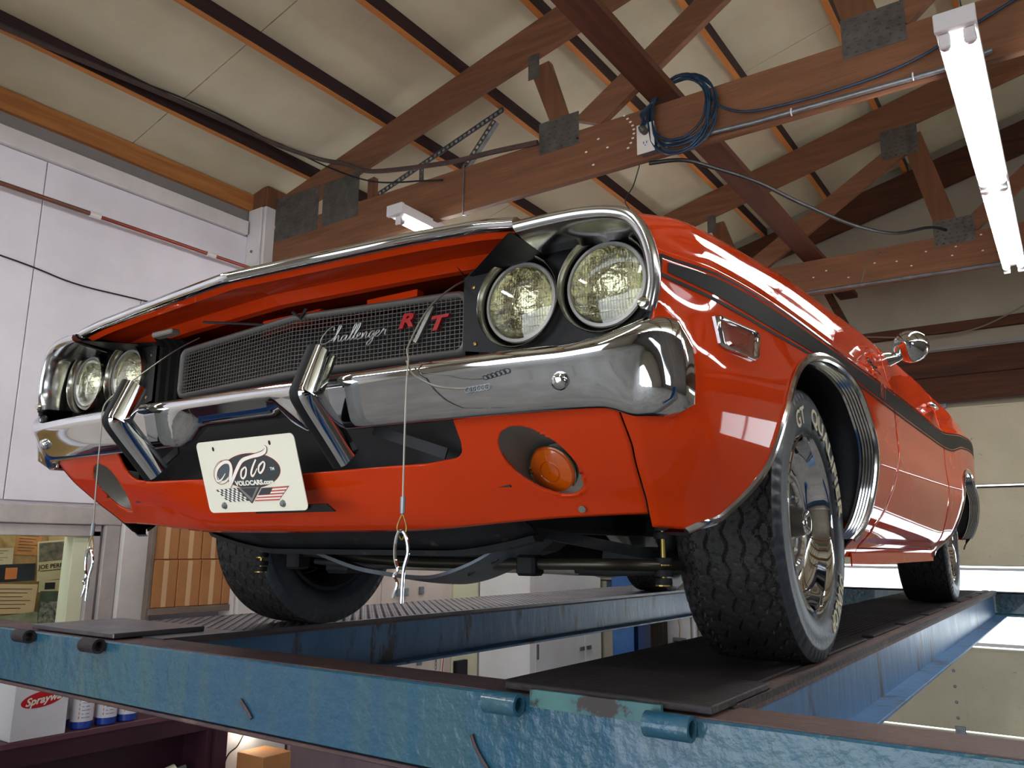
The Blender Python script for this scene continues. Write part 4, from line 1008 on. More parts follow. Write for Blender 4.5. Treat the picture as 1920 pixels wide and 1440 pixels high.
# fender script badge, door handle, mirror
for s in (1, -1):
    v, f = text_geo('Challenger', .034, bold=.0004, shear=.45, extrude=.002)
    y0 = .455 if s > 0 else .68
    b = MB(); b.add([(s * (side_x(y0 + s * p[0], .795 + p[1] * .7) + .003 + p[2]), y0 + s * p[0], .795 + p[1] * .7) for p in v], f)
    b.add([(s * (side_x(.56, .79) + .002), y0 + s * dy, z) for dy, z in ((0, .788), (.19, .788), (.19, .7915), (0, .7915))], [(0, 1, 2, 3)])
    b.obj('fender_badge', 'chrome', car, fix=False)
    b = MB(); xh = side_x(1.9, .87)
    b.tube([(s * (xh + .008), 1.78, .868), (s * (xh + .02), 1.80, .87), (s * (xh + .02), 1.93, .873), (s * (xh + .008), 1.95, .873)], [.008, .011, .011, .008], 10)
    b.obj('door_handle', 'chrome', car, True)
mi = MB().tube([(.905, .93, .895), (.945, .95, .905), (.975, .965, .93), (.985, .97, .94)], [.030, .018, .015, .02], 14).obj('door_mirror', 'chrome', car, True, label='chrome bullet-shaped mirror on the driver door')
MB().lathe([(0, -.062), (.018, -.057), (.036, -.040), (.050, -.014), (.056, .014), (.056, .032), (.052, .038), (.046, .036), (0, .034)], (.985, .965, .945), (.12, 1, .0), 28).obj('mirror_head', 'chrome', mi, True)
MB().lathe([(.0, .0385), (.05, .0385)], (.985, .965, .945), (.12, 1, 0), 24).obj('mirror_glass', 'bezel', mi)
# ---- hood, cowl, roof, glass
def grid_obj(name, m, fn, nu, nv, parent=None, thick=.006, smooth=True, label=None):
    b = MB(); b.v = [fn(i / nu, j / nv) for i in range(nu + 1) for j in range(nv + 1)]
    b.f = [(i * (nv+1) + j, (i+1) * (nv+1) + j, (i+1) * (nv+1) + j + 1, i * (nv+1) + j + 1) for i in range(nu) for j in range(nv)]
    o = b.obj(name, m, parent or car, smooth, angle=180, fix=False, label=label)
    if thick: md = o.modifiers.new('thickness', 'SOLIDIFY'); md.thickness = thick; md.offset = -1
    return o
LIPX = [-.68, -.5, -.3, -.1, 0, .1, .3, .5, .68]
LIPY = lambda x: float(cr([0, .2, .4, .55, .68], [-1.042, -1.010, -.980, -.970, -.976], abs(x)))
LIPZ = lambda x: float(cr([0, .2, .4, .55, .68], [.784, .792, .798, .793, .771], abs(x)))
HW = lambda y: .655
def hood(u, v):
    x = -.655 + 1.31 * u; ye = LIPY(x) + .004; y = ye + (.58 - ye) * v
    z = float(cr(YS, S4, max(y, -.93))) + .012 * (1 - (x / .655) ** 2) * min(1, v * 5)
    z0 = LIPZ(x) + .012
    w = min(1, v * 6); return (x, y, z0 * (1 - w) + z * w)
grid_obj('hood', 'paint', hood, 30, 40)
# chrome lip moulding across the leading edge of the hood
b = MB(); secs = []
for k in range(81):
    x = -.655 + 1.31 * k / 80; y, z = LIPY(x), LIPZ(x)
    secs.append([(x, y + a, z + c) for a, c in ((.022, .013), (.006, .014), (-.005, .009), (-.009, .001), (-.006, -.007), (.004, -.011), (.014, -.010), (.020, -.004))])
b.sweep(secs, closed=True); b.obj('hood_lip_moulding', 'chrome', car, True, angle=70)
# underside of the hood nose
def hood_under(u, v):
    x = -.645 + 1.29 * u; y0 = LIPY(x) + .008
    k = v * 7; P = [(0, -.008), (.018, -.016), (.022, -.006), (.11, -.004), (.135, -.020), (.155, -.020), (.20, .002), (.34, .03)]
    i = min(int(k), 6); f = k - i; a, c = P[i][0] + (P[i+1][0] - P[i][0]) * f, P[i][1] + (P[i+1][1] - P[i][1]) * f
    return (x, y0 + a, LIPZ(x) + c + .0)
o = grid_obj('hood_inner_panel', 'paint', hood_under, 30, 21, thick=0, smooth=False)
b = MB().b2((-.42, -.93, .744), (-.34, -.905, .757), .003).obj('hood_bumper_block', 'bucket', car)
b = MB(); b.tube([(-.22, -.93, .752), (-.10, -.86, .745)], .003, 6); b.tube([(.02, -.88, .75), (.04, -.875, .735), (.05, -.87, .755)], .004, 6); b.obj('latch_rod', 'under', car)
MB().b2((.16, -.80, .76), (.30, -.78, .775)).obj('latch_support', 'paint', car)
b = MB(); b.prism([(-.17, .742), (.02, .752), (.04, .77), (-.15, .77)], lambda x, z: (x, -.82, z), lambda x, z: (x, -.80, z)); b.obj('latch_support', 'paint', car, label='orange latch panel edge behind the grille')
# roof, pillars, glass
ROOF = [(.62, .93), (1.22, 1.275), (1.45, 1.305), (2.0, 1.30), (2.35, 1.255), (2.95, .985)]
def roof_rail(y): return float(cr([.62, 1.22, 1.45, 2.0, 2.35, 2.95], [.73, .60, .595, .60, .62, .70], y)), float(cr([p[0] for p in ROOF], [p[1] - .035 for p in ROOF], y))
def roof(u, v):
    y = 1.22 + (2.35 - 1.22) * v; x, z = roof_rail(y); a = (u * 2 - 1)
    return (x * math.sin(a * PI / 2) ** 1 if 0 else x * a, y, z + .045 * (1 - abs(a) ** 3.0))
grid_obj('roof', 'vinyl', roof, 24, 14)
def wind(u, v):
    y0, y1 = .64, 1.22; a = u * 2 - 1; y = y0 + (y1 - y0) * v + .05 * a * a * (1 - v) ; x, z = roof_rail(y0 + (y1 - y0) * v)
    return (x * a * .985, y, z + .03 * (1 - abs(a) ** 3) * v - .005)
grid_obj('windshield', 'glass', wind, 20, 8)
def backl(u, v):
    y = 2.35 + .60 * v; a = u * 2 - 1; x, z = roof_rail(y); return (x * a, y, z + .045 * (1 - abs(a) ** 3) * (1 - v))
grid_obj('rear_window_panel', 'vinyl', backl, 20, 8)
for s in (1, -1):
    b = MB(); pts = [roof_rail(y) + (y,) for y in np.linspace(.63, 2.5, 30)]
    b.tube([(s * (x + .004), y, z) for x, z, y in pts], .011, 8); b.obj('drip_rail', 'stainless', car, True)
    b = MB(); secs = []
    for y in np.linspace(.62, 1.24, 8):
        x, z = roof_rail(y); secs.append([(s * (x + .002), y, z + .004), (s * (x + .002), y + .035, z - .012), (s * (x - .03), y + .035, z - .012), (s * (x - .035), y, z + .004)])
    b.sweep(secs, closed=True); b.obj('windshield_pillar', 'vinyl', car)
    # side glass
    b = MB(); n = 16
    for k in range(n + 1):
        y = .80 + 1.25 * k / n; x, z = roof_rail(max(y + .03, .66)); zb = float(cr(YS, S4, y)) - .01; b.v += [(s * (x + .0), y + .03, z - .012), (s * .75, y, zb)]
    b.f = [(2*k, 2*k+1, 2*k+3, 2*k+2) for k in range(n)]; b.obj('side_window', 'glass', car)
    b = MB()
    b.prism([(2.02, .97), (2.05, 1.255), (2.4, 1.22), (2.95, .95), (2.5, .955)], lambda y, z: (s * (.72 - (z - .95) * .38), y, z), lambda y, z: (s * (.70 - (z - .95) * .38), y, z)); b.obj('sail_panel', 'vinyl', car)
# cabin floor, deck, tail
MB().b2((-.80, .55, .27), (.80, 3.7, .30)).obj('floor_pan', 'under', car)
MB().b2((-.70, .62, .85), (.70, .66, .94)).obj('cowl', 'interior', car)
def deck(u, v):
    a = u * 2 - 1; y = 2.9 + 1.0 * v; return (a * float(cr(YS, XI, y)), y, float(cr(YS, S4, y)) + .01 * (1 - a * a))
grid_obj('deck_lid', 'paint', deck, 12, 10)
b = MB(); prof = [section(np.array([3.895]), np.array([t])) for t in np.linspace(0, 2, 24)]
P = [(float(x[0]), float(z[0])) for x, z in prof]; b.add([(x, 3.9, z) for x, z in P] + [(-x, 3.9, z) for x, z in P[::-1]], [tuple(range(48))])
b.obj('tail_panel', 'paint', car)
MB().b2((-.93, 3.90, .45), (.93, 3.98, .55), .02).obj('rear_bumper', 'chrome', car)
for s in (1, -1): MB().b2((s * .2, 3.9, .60), (s * .82, 3.925, .70), .008).obj('tail_lamp', 'red_lens', car)
# ---- eyebrow mouldings round the headlamp openings
def eyebrow(s):
    edge = smooth_path([(.662, -.984, .770), (.72, -.972, .775), (.775, -.962, .776), (.820, -.955, .770), (.850, -.951, .756), (.871, -.948, .728), (.883, -.946, .69), (.886, -.944, .65), (.880, -.944, .615), (.874, -.944, .600)], 5)
    b = MB(); secs = []; n = len(edge)
    for k, (x, y, z) in enumerate(edge):
        a = edge[max(k-1, 0)]; c = edge[min(k+1, n-1)]; tx, tz = c[0] - a[0], c[2] - a[2]; L_ = math.hypot(tx, tz); tx /= L_; tz /= L_
        nx, nz = tz, -tx     # inward normal (towards the lamps)
        if (x - .72) * nx + (z - .66) * nz > 0: nx, nz = -nx, -nz
        dp = .085 if x < .78 else .075
        prof = [(-.004, .010), (-.006, .002), (-.002, -.007), (.005, -.009), (.012, -.006), (.016, .002), (.020, .02), (.026, dp), (.024, dp + .002), (.014, .02)]
        secs.append([(s * (x + nx * i), y + d, z + nz * i) for i, d in prof])
    b.sweep(secs, closed=True); o = b.obj('headlamp_moulding', 'trim_soft', car, True, angle=60)
    b = MB()
    b.lathe([(0, .006), (.007, .005), (.010, 0)], (s * .868, -.952, .612), (0, -1, 0), 12)
    b.obj('screw', 'bezel', o)
    return o
eyebrow(1); eyebrow(-1)
# ---- black headlamp panels
def hlpanel(s):
    C0 = lambda x: -.868 + .0 * x
    outer = [(.478, .605), (.478, .742), (.50, .757), (.60, .768), (.72, .768), (.80, .762), (.842, .74), (.862, .70), (.866, .65), (.862, .60), (.80, .585), (.60, .585)]
    b = MB()
    holes = [((.600, .678), .083), ((.770, .679), .083)]
    # polygon with two holes via radial strips: build as fine grid and drop cells inside the holes
    nx, nz = 80, 40
    X0, X1, Z0, Z1 = .478, .868, .583, .770
    pts = {}
    def vid(i, j):
        if (i, j) not in pts:
            x = X0 + (X1 - X0) * i / nx; z = Z0 + (Z1 - Z0) * j / nz
            for (cx, cz), r in holes:
                d = math.hypot(x - cx, z - cz)
                if d < r: x, z = cx + (x - cx) * r / max(d, 1e-6), cz + (z - cz) * r / max(d, 1e-6)
            if not inside(x, z, outer): x, z = nearest(x, z, outer + outer[:1])
            pts[(i, j)] = len(b.v); b.v.append((s * x, -.866 - .010 * max(0, (.62 - x)) / .14, z))
        return pts[(i, j)]
    def bad(x, z): return any(math.hypot(x - cx, z - cz) < r for (cx, cz), r in holes) or not inside(x, z, outer)
    for i in range(nx):
        for j in range(nz):
            c = [(X0 + (X1 - X0) * (i + a) / nx, Z0 + (Z1 - Z0) * (j + b_) / nz) for a, b_ in ((0, 0), (1, 0), (1, 1), (0, 1))]
            if all(bad(*p) for p in c): continue
            b.f.append((vid(i, j), vid(i+1, j), vid(i+1, j+1), vid(i, j+1)))
    o = b.obj('headlamp_panel', 'black_panel', car)
    # ribbed return beside the grille, top closing piece, side wall under the hood edge
    b = MB(); secs = []
    for z in (.600, .64, .68, .72, .742, .757, .764):
        dz_ = 0 if z < .74 else (z - .742) * 1.2
        P = []
        for q in range(9): P.append((s * (.478 - .0035 * q - dz_ * .2), -.868 + .010 * q - .004 * (q % 2) - dz_ * (1 if q else 1), z))
        secs.append(P)
    b.sweep(secs, closed=False); b.obj('ribbed_return', 'black_panel', o)
    MB().add([(s * .478, -.868, .745), (s * .655, -.985, .757), (s * .655, -.865, .775), (s * .478, -.80, .775)], [(0, 1, 2, 3)]).add([(s * .648, -.985, .757), (s * .655, -.985, .757), (s * .655, -.86, .75), (s * .478, -.862, .742), (s * .478, -.868, .745)], [(0, 1, 2, 3, 4)]).obj('side_closing_plate', 'black_panel', o)
    for x, z in ((.500, .722), (.505, .615)): MB().lathe([(0, .003), (.0035, .002), (.0042, 0)], (s * x, -.8745, z), (0, -1, 0), 10).obj('screw', 'brass', o)
hlpanel(1); hlpanel(-1)
# ---- headlamps
for s in (1, -1):
    for x, z, y, lb in ((.770, .679, -.872, 'outer'), (.600, .678, -.866, 'inner')):
        c = (s * x, y, z); ax = (0, -1, 0)
        h = MB().lathe([(.0765, -.006), (.0785, .006), (.0820, .021), (.0832, .0225), (.0842, .021), (.0838, .010), (.0835, -.004)], c, ax, 56).obj('headlamp', 'bezel', car, True, angle=50, label='chrome-ringed %s headlamp' % lb)
        MB().lathe([(.0715, .0), (.0730, .004), (.0715, .008), (.0665, .009), (.0650, .005)], c, ax, 48).obj('retaining_ring', 'grille', h, True)
        MB().lathe([(.0015, .014), (.02, .0135), (.04, .0115), (.055, .009), (.0675, .005), (.0675, .002), (.055, .006), (.04, .0085), (.02, .0105), (.0015, .011)], c, ax, 56).obj('lens', 'glass_lens', h, True)
        MB().lathe([(.0675, .0), (.064, -.012), (.052, -.028), (.035, -.040), (.015, -.046), (0.001, -.047)], c, ax, 56).obj('reflector', 'reflector', h, True)
        b = MB()   # moulded flutes of the lens
        for k in range(-12, 13):
            xx = k * .0052; hh = math.sqrt(max(0, .062 ** 2 - xx ** 2))
            if hh > .01: b.tube([(s * x + xx, y - .0088 + .0 * hh, z - hh), (s * x + xx, y - .0115, z), (s * x + xx, y - .0088, z + hh)], .0007, 4, False)
        for k in range(-3, 4):
            zz = k * .016; hh = math.sqrt(max(0, .062 ** 2 - zz ** 2)); b.tube([(s * x - hh, y - .0088, z + zz), (s * x, y - .0115, z + zz), (s * x + hh, y - .0088, z + zz)], .0006, 4, False)
        b.obj('lens_flutes', 'glass_lens', h)
        MB().lathe([(.0, -.048), (.085, -.048), (.086, -.01)], c, ax, 24).obj('bucket_shell', 'under', h, True)
# ---- grille
GY = lambda x: -.822 - .040 * max(0, 1 - abs(x) / .46)
GT = lambda x: .736 + .010 * (1 - abs(x) / .46)
GB = .617
def gpt(x, z, d=0): return (x, GY(x) + d, z)
ring_o = []
def rr(hw, z0, z1f, r, n=6, nx=24):
    P = []
    cs = [(-hw + r, z0 + r, PI, 1.5 * PI), (hw - r, z0 + r, 1.5 * PI, 2 * PI), (hw - r, z1f(hw) - r, 0, .5 * PI), (-hw + r, z1f(hw) - r, .5 * PI, PI)]
    for ci, (cx, cz, a0, a1) in enumerate(cs):
        for k in range(n + 1): a = a0 + (a1 - a0) * k / n; P.append((cx + r * math.cos(a), cz + r * math.sin(a)))
        if ci in (0, 2):
            for k in range(1, nx):
                x = cx + (cs[(ci + 1) % 4][0] - cx) * k / nx
                P.append((x, z0 if ci == 0 else z1f(x)))
    return P
b = MB(); A = rr(.452, GB - .003, lambda x: GT(x) + .004, .024); B = rr(.440, GB + .008, lambda x: GT(x) - .007, .016)
b.sweep([[gpt(x, z, .02) for x, z in A], [gpt(x, z, -.004) for x, z in A], [gpt(x * .995, z, -.009) for x, z in [((a[0]+c[0])/2, (a[1]+c[1])/2) for a, c in zip(A, B)]], [gpt(x, z, -.004) for x, z in B], [gpt(x, z, .012) for x, z in B]], closed=True, caps=False)
b.f = [q for q in b.f]
gf = b.obj('grille', 'grille', car, True, angle=60)
b = MB()
nx = 82
for k in range(1, nx):
    x = -.44 + .88 * k / nx; e = .0 if abs(x) < .425 else .008
    b.beam(gpt(x, GB + .006 + e, .002), gpt(x, GT(x) - .005 - e, .002), .0011, .0022, (0, 1, 0))
for k in range(1, 13):
    f = k / 13
    for a, c in ((-.44, 0), (0, .44)):
        z0 = GB + .006 + (GT(a) - GB - .011) * f; z1 = GB + .006 + (GT(c) - GB - .011) * f
        b.beam(gpt(a, z0, .001), gpt(c, z1, .001), .0011, .0022, (0, 1, 0))
o = b.obj('grille_mesh', 'grille_bar', gf); o['kind'] = 'stuff'
MB().b2((-.46, -.77, .60), (.46, -.76, .742)).obj('radiator_face', 'black_panel', gf)
MB().b2((-.52, -.845, .585), (.52, -.60, .60)).obj('grille_shelf', 'black_panel', car)
b = MB(); b.b2((-.50, -.74, .742), (.50, -.70, .76), .003); b.obj('radiator_support', 'under', car)
# script and R/T emblem on the grille
def pen(strokes, org, sx, sz, r, y):
    b = MB()
    for st in strokes:
        P = smooth_path([(org[0] + p[0] * sx + .28 * p[1] * sx, GY(org[0] + p[0] * sx) + y, org[1] + p[1] * sz) for p in st], 4); b.tube(P, r, 6)
    return b
S = [[(1.9, 2.2), (1.7, 2.9), (.9, 2.6), (.2, 1.2), (.3, .2), (1.0, -.05), (1.9, .5)],           # C
     [(2.0, .4), (2.6, 1.4), (2.9, 2.8), (2.6, 2.9), (2.5, 1.2), (2.4, 0), (2.7, .9), (3.0, 1.1), (3.1, .3), (3.3, .05), (3.6, .4)],  # h
     [(4.3, 1.0), (3.8, 1.0), (3.6, .4), (3.8, 0), (4.2, .5), (4.4, 1.0), (4.3, .2), (4.6, .1), (4.9, .6)],   # a
     [(4.8, .4), (5.3, 1.8), (5.4, 2.8), (5.1, 2.6), (5.0, .8), (5.1, .05), (5.4, .3)], [(5.4, .3), (5.9, 1.8), (6.0, 2.8), (5.7, 2.6), (5.6, .8), (5.7, .05), (6.0, .3)],  # ll
     [(6.0, .3), (6.5, .8), (6.4, 1.1), (6.1, .9), (6.1, .2), (6.5, 0), (7.0, .5)],  # e
     [(6.9, 1.0), (6.9, 0), (7.2, .9), (7.5, 1.0), (7.5, .1), (7.8, .1), (8.0, .5)],  # n
     [(8.7, 1.0), (8.2, 1.0), (8.0, .4), (8.3, 0), (8.7, .8), (8.7, -.8), (8.2, -1.3), (8.1, -.8), (8.9, .2)],  # g
     [(8.9, .2), (9.4, .8), (9.3, 1.1), (9.0, .9), (9.0, .2), (9.4, 0), (9.8, .6)],  # e
     [(9.8, .6), (10.0, 1.2), (10.1, .9), (10.4, 1.0), (10.4, .2), (10.7, .1)]]
pen(S, (.088, .672), .0165, .0115, .0016, -.010).obj('grille_script', 'silver_emblem', gf, True, label='silver Challenger script')
v, f = text_geo('R', .048, bold=.0018, shear=.3, extrude=.003); e = MB(); e.add([(.292 + p[0] * 1.25, GY(.31) - .008 - p[2], .682 + p[1] * .8) for p in v], f)
v, f = text_geo('T', .048, bold=.0018, shear=.3, extrude=.003); e.add([(.362 + p[0] * 1.35, GY(.38) - .008 - p[2], .668 + p[1] * .8) for p in v], f)
em = e.obj('model_emblem', 'red_emblem', gf, fix=False, label='red R and T letters')
MB().beam((.335, GY(.34) - .010, .648), (.375, GY(.37) - .010, .716), .009, .004, (0, 1, 0)).obj('emblem_slash', 'silver_emblem', em)
# ---- front bumper
BP = smooth_path([(0, -1.022, 0), (.2, -1.021, 0), (.4, -1.018, 0), (.58, -1.012, 0), (.70, -1.003, 0), (.79, -.988, 0), (.85, -.965, 0), (.885, -.935, 0), (.900, -.90, 0), (.902, -.862, 0)], 7)
BP = [(-x, y, z) for x, y, z in BP[::-1][:-1]] + BP
b = MB(); secs = []; n = len(BP)
for k, (x, y, _) in enumerate(BP):
    a = BP[max(k-1, 0)]; c = BP[min(k+1, n-1)]; tx, ty = c[0] - a[0], c[1] - a[1]; L_ = math.hypot(tx, ty); tx /= L_; ty /= L_
    nx, ny = ty, -tx            # outward (forwards)
    ax = abs(x)
    kick = float(cr([0, .74, .80, .85, .88, .91], [0, 0, .006, .024, .038, .042], ax if y < -.90 else .91))
    if ax > .89 and y > -.90: kick = .042 - .02 * (y + .90) / .04
    notch = float(cr([0, .145, .185, 1], [.036, .036, 0, 0], ax))
    end = max(0, (ax - .86) / .04) if y > -.96 else 0; end = min(1, end)
    prof = [(-.060, .548), (-.022, .557), (-.006, .556), (.003, .551), (.0065, .542), (.005, .533), (.0005, .526), (-.004, .519), (-.010, .508), (-.020, .492), (-.030, .477), (-.039, .467), (-.048, .463), (-.066, .466)]
    P = []
    for i, (pn, z) in enumerate(prof):
        w = (z - .466) / (.557 - .466)
        z2 = z + kick * w
        if notch and z < .53: z2 = max(z2, .466 + notch + (z - .466) * .45)
        z2 -= .012 * (1 - w) * float(cr([0, .80, .87, .95], [0, 0, 1, 1], ax))
        pn2 = pn * (1 - .35 * end) 
        if end and 3 < i < 11: pn2 = pn2 * (1 - end) + (.004 + .004 * math.sin(w * PI)) * end
        P.append((x + nx * pn2, y + ny * pn2, z2))
    secs.append(P)
b.sweep(secs, closed=False)
bu = b.obj('front_bumper', 'chrome', car, True, angle=180)
# orientation and end caps
md = bu.modifiers.new('thickness', 'SOLIDIFY'); md.thickness = .004; md.offset = -1
b = MB()
for s in (1, -1): b.add([(s * abs(p[0]), p[1], p[2]) for p in secs[-1]], [tuple(range(len(secs[-1])))])
b.obj('bumper_end_cap', 'chrome', bu)
for s in (1, -1):
    b = MB().lathe([(0, .008), (.008, .007), (.0125, .004), (.014, 0), (.0135, -.004)], (s * .745, -.9865, .500), (.12 * s, -1, -.55), 20).obj('bumper_bolt', 'chrome', bu, True)
# bumper guards: bent chrome bar with rubber front strip
for s in (1, -1):
    pth = [(-1.056, .600), (-1.068, .570), (-1.080, .540), (-1.088, .519), (-1.089, .510), (-1.082, .498), (-1.058, .473), (-1.022, .438), (-.982, .398)]
    pth = [(p[0], p[1]) for p in smooth_path(pth, 4)]
    def bar(w0, d0, d1, name, m, par):
        b = MB(); secs = []; n = len(pth)
        for k, (y, z) in enumerate(pth):
            a = pth[max(k-1, 0)]; c = pth[min(k+1, n-1)]; ty, tz = c[0]-a[0], c[1]-a[1]; L_ = math.hypot(ty, tz); ny, nz = tz / L_, -ty / L_   # forward normal
            if ny > 0: ny, nz = -ny, -nz
            w = w0 * (1 - .15 * abs(k / n - .4))
            R = []
            for dx, dd in ((-w, -d0), (-w * .92, 0), (-w * .6, d1 * .8), (0, d1), (w * .6, d1 * .8), (w * .92, 0), (w, -d0)):
                R.append((s * .287 + dx, y + ny * dd, z + nz * dd))
            secs.append(R)
        b.sweep(secs, closed=True)
        return b.obj(name, m, par, True, angle=60)
    g = bar(.0215, .040, .006, 'bumper_guard', 'chrome', car)
    bar(.0150, -.001, .0095, 'rubber_strip', 'rubber', g)
# ---- valance panel with openings

_ze = np.linspace(.28, .49, 12); _xe = [side_x(float(y_f(q)) + .0005, q) - .004 for q in _ze]
XE = lambda z: float(np.interp(z, _ze, _xe))
def vpt(x, z):
    ax = abs(x); z0 = .284 + .030 * float(cr([0, .3, .62, .838], [0, .1, .8, 1.0], ax))
    zz = z0 + (z - .283) * (.475 - z0) / (.475 - .283)
    w = float(cr([0, .25, .62, .838], [0, .10, .72, 1], ax))
    yc = float(cr([.28, .30, .33, .37, .41, .475], [-.79, -.835, -.868, -.900, -.925, -.952], zz))
    xe = XE(zz)
    k = max(0, (ax - .55) / .288); k = k * k * (3 - 2 * k)
    return (math.copysign(ax - (.838 - xe) * k, x), yc * (1 - w) + float(y_f(zz)) * w, zz)
OPEN = [(-.505, .60), (-.505, .435), (-.50, .418), (-.485, .408), (-.42, .401), (0, .392), (.42, .401), (.485, .408), (.50, .418), (.505, .435), (.505, .60)]
def sig_hole(s, k=1.0): return [(s * (.636 + .064 * k * math.cos(t)), .398 + .052 * k * math.sin(t) - .016 * math.cos(t)) for t in (2 * PI * q / 32 for q in range(32))]
HO = [sig_hole(1), sig_hole(-1)]
b = MB(); NX, NZ = 220, 40; ids = {}
def inz(z): return z
def vbad(x, z): return inside(x, z, OPEN + [(.505, .9), (-.505, .9)]) or inside(x, z, HO[0]) or inside(x, z, HO[1])
def vv(i, j):
    if (i, j) not in ids:
        x = -.838 + 1.676 * i / NX; z = .283 + (.475 - .283) * j / NZ; p = vpt(x, z); q = (p[0], p[2])
        if vbad(*q):
            for H in HO:
                if inside(q[0], q[1], H): q = nearest(q[0], q[1], H + H[:1]); break
            else: q = nearest(q[0], q[1], OPEN)
            # recover y for the snapped point
            lo_, hi = .283, .475
            for _ in range(20):
                md_ = (lo_ + hi) / 2
                if vpt(q[0], md_)[2] < q[1]: lo_ = md_
                else: hi = md_
            p = (q[0], vpt(q[0], lo_)[1], q[1])
        ids[(i, j)] = len(b.v); b.v.append(p)
    return ids[(i, j)]
for i in range(NX):
    for j in range(NZ):
        c = [vpt(-.838 + 1.676 * (i + a) / NX, .283 + .192 * (j + e) / NZ) for a, e in ((0, 0), (1, 0), (1, 1), (0, 1))]
        if all(vbad(p[0], p[2]) for p in c): continue
        b.f.append((vv(i, j), vv(i+1, j), vv(i+1, j+1), vv(i, j+1)))
va = b.obj('front_valance', 'paint', car, True, angle=180, fix=False)
if sum(p.normal.y for p in va.data.polygons) > 0: va.data.flip_normals()
md = va.modifiers.new('thickness', 'SOLIDIFY'); md.thickness = .005; md.offset = -1
# dark interior of the valance opening, with slanted braces
b = MB(); b.b2((-.56, -.84, .36), (.56, -.83, .60)); b.b2((-.50, -.850, .372), (.50, -.83, .380)); b.obj('opening_backing', 'black_panel', car)
for s in (1, -1): MB().beam((s * .30, -.91, .47), (s * .45, -.88, .42), .02, .004, (0, 1, 0)).obj('opening_brace', 'under', car)
# turn signals
for s in (1, -1):
    H = sig_hole(s)
    def hy(x, z):
        lo_, hi = .283, .475
        for _ in range(20):
            md_ = (lo_ + hi) / 2
            if vpt(x, md_)[2] < z: lo_ = md_
            else: hi = md_
        return vpt(x, lo_)[1]
    cx, cz = s * .618, .391; cyl = -.792
    R0 = [(x, hy(x, z) + .001, z) for x, z in H]
    R1 = [(cx + .047 * s * math.cos(2 * PI * q / 32), cyl + .008, cz + .047 * math.sin(2 * PI * q / 32)) for q, (x, z) in enumerate(H)]
    b = MB(); b.sweep([R0, [tuple(.5 * (a[i] + c[i]) for i in range(3)) for a, c in zip(R0, R1)], R1, [(cx, cyl + .02, cz)] * 32], closed=True, caps=False)
    t = b.obj('turn_signal', 'bucket', car, True, angle=40)
    ax = (-.05 * s, -1, -.55)
    MB().lathe([(.043, -.002), (.0435, .004), (.041, .008), (.030, .011), (.0205, .0125), (.019, .0105), (.017, .0125), (.010, .0135), (.001, .014)], (cx, cyl, cz), ax, 40).obj('lens', 'amber', t, True, angle=35)
    MB().lathe([(.043, -.002), (.047, .003), (.0465, .006), (.0435, .004)], (cx, cyl, cz), ax, 40).obj('lens_ring', 'bezel', t, True)
    b = MB(); b.lathe([(0, .010), (.003, .009), (.0035, .004)], (cx - s * .040, cyl - .002, cz), ax, 8); b.obj('screw', 'brass', t)
b = MB().lathe([(0, .001), (.006, .001), (.007, 0)], (.665, -.775, .322), (.2, -1, -.6), 12).obj('valance_screw', 'bucket', va)
# ---- licence plate
PLc = Vector((.002, -.948, .396)); pr = Vector((1, -.015, 0)).normalized(); pu = Vector((0, -.050, .1415)).normalized(); pn = pr.cross(pu)
def pl(x, z, d=0): return tuple(PLc + pr * x + pu * z + pn * d)
b = MB(); rp = []
for cx, cz, a0 in ((.1405, .064, 0), (-.1405, .064, 90), (-.1405, -.064, 180), (.1405, -.064, 270)):
    for k in range(6): a = math.radians(a0 + 18 * k); rp.append((cx + .012 * math.cos(a), cz + .012 * math.sin(a)))
b.prism(rp, lambda x, z: pl(x, z, -.001), lambda x, z: pl(x, z, .0005)); PL = b.obj('licence_plate', 'plate', car, label='cream show plate with a winged oval logo')
def art(poly, m, d, name='print'): return MB().prism(poly, lambda x, z: pl(x, z, .0005), lambda x, z: pl(x, z, d)).obj(name, m, PL)
ell = lambda cx, cz, a, c, n=40, a0=0, a1=2 * PI: [(cx + a * math.cos(a0 + (a1 - a0) * k / n), cz + c * math.sin(a0 + (a1 - a0) * k / n)) for k in range(n + (a1 - a0 < 6))]
def cv(X, Y):
    """artwork coordinates of the plate print -> plate metres"""
    xl = 160 + (Y - 255) * .21; yt = 255 - (X - 160) * .089; yb = 1110 - (X - 340) * .042
    return ((X - xl) / 1185 - .5) * .305, (.5 - (Y - yt) / (yb - yt)) * .152
def cvl(L_): return [cv(*p) for p in L_]
def ov(cx, cy, a, c, n=40, rot=0): return cvl([(cx + a * math.cos(t) * math.cos(rot) - c * math.sin(t) * math.sin(rot), cy + a * math.cos(t) * math.sin(rot) + c * math.sin(t) * math.cos(rot)) for t in (2 * PI * k / n for k in range(n))])
art(ov(850, 592, 345, 213), 'pl_red', .0008, 'logo_oval'); art(ov(850, 592, 336, 205), 'pl_grey', .0011, 'logo_oval')
art(ov(505, 610, 112, 148, rot=.2), 'pl_red', .0009, 'logo_swash'); art(ov(505, 610, 104, 140, rot=.2), 'plate', .0012, 'logo_swash'); art(ov(520, 600, 78, 112, rot=.25), 'pl_blue', .0014, 'logo_swash')
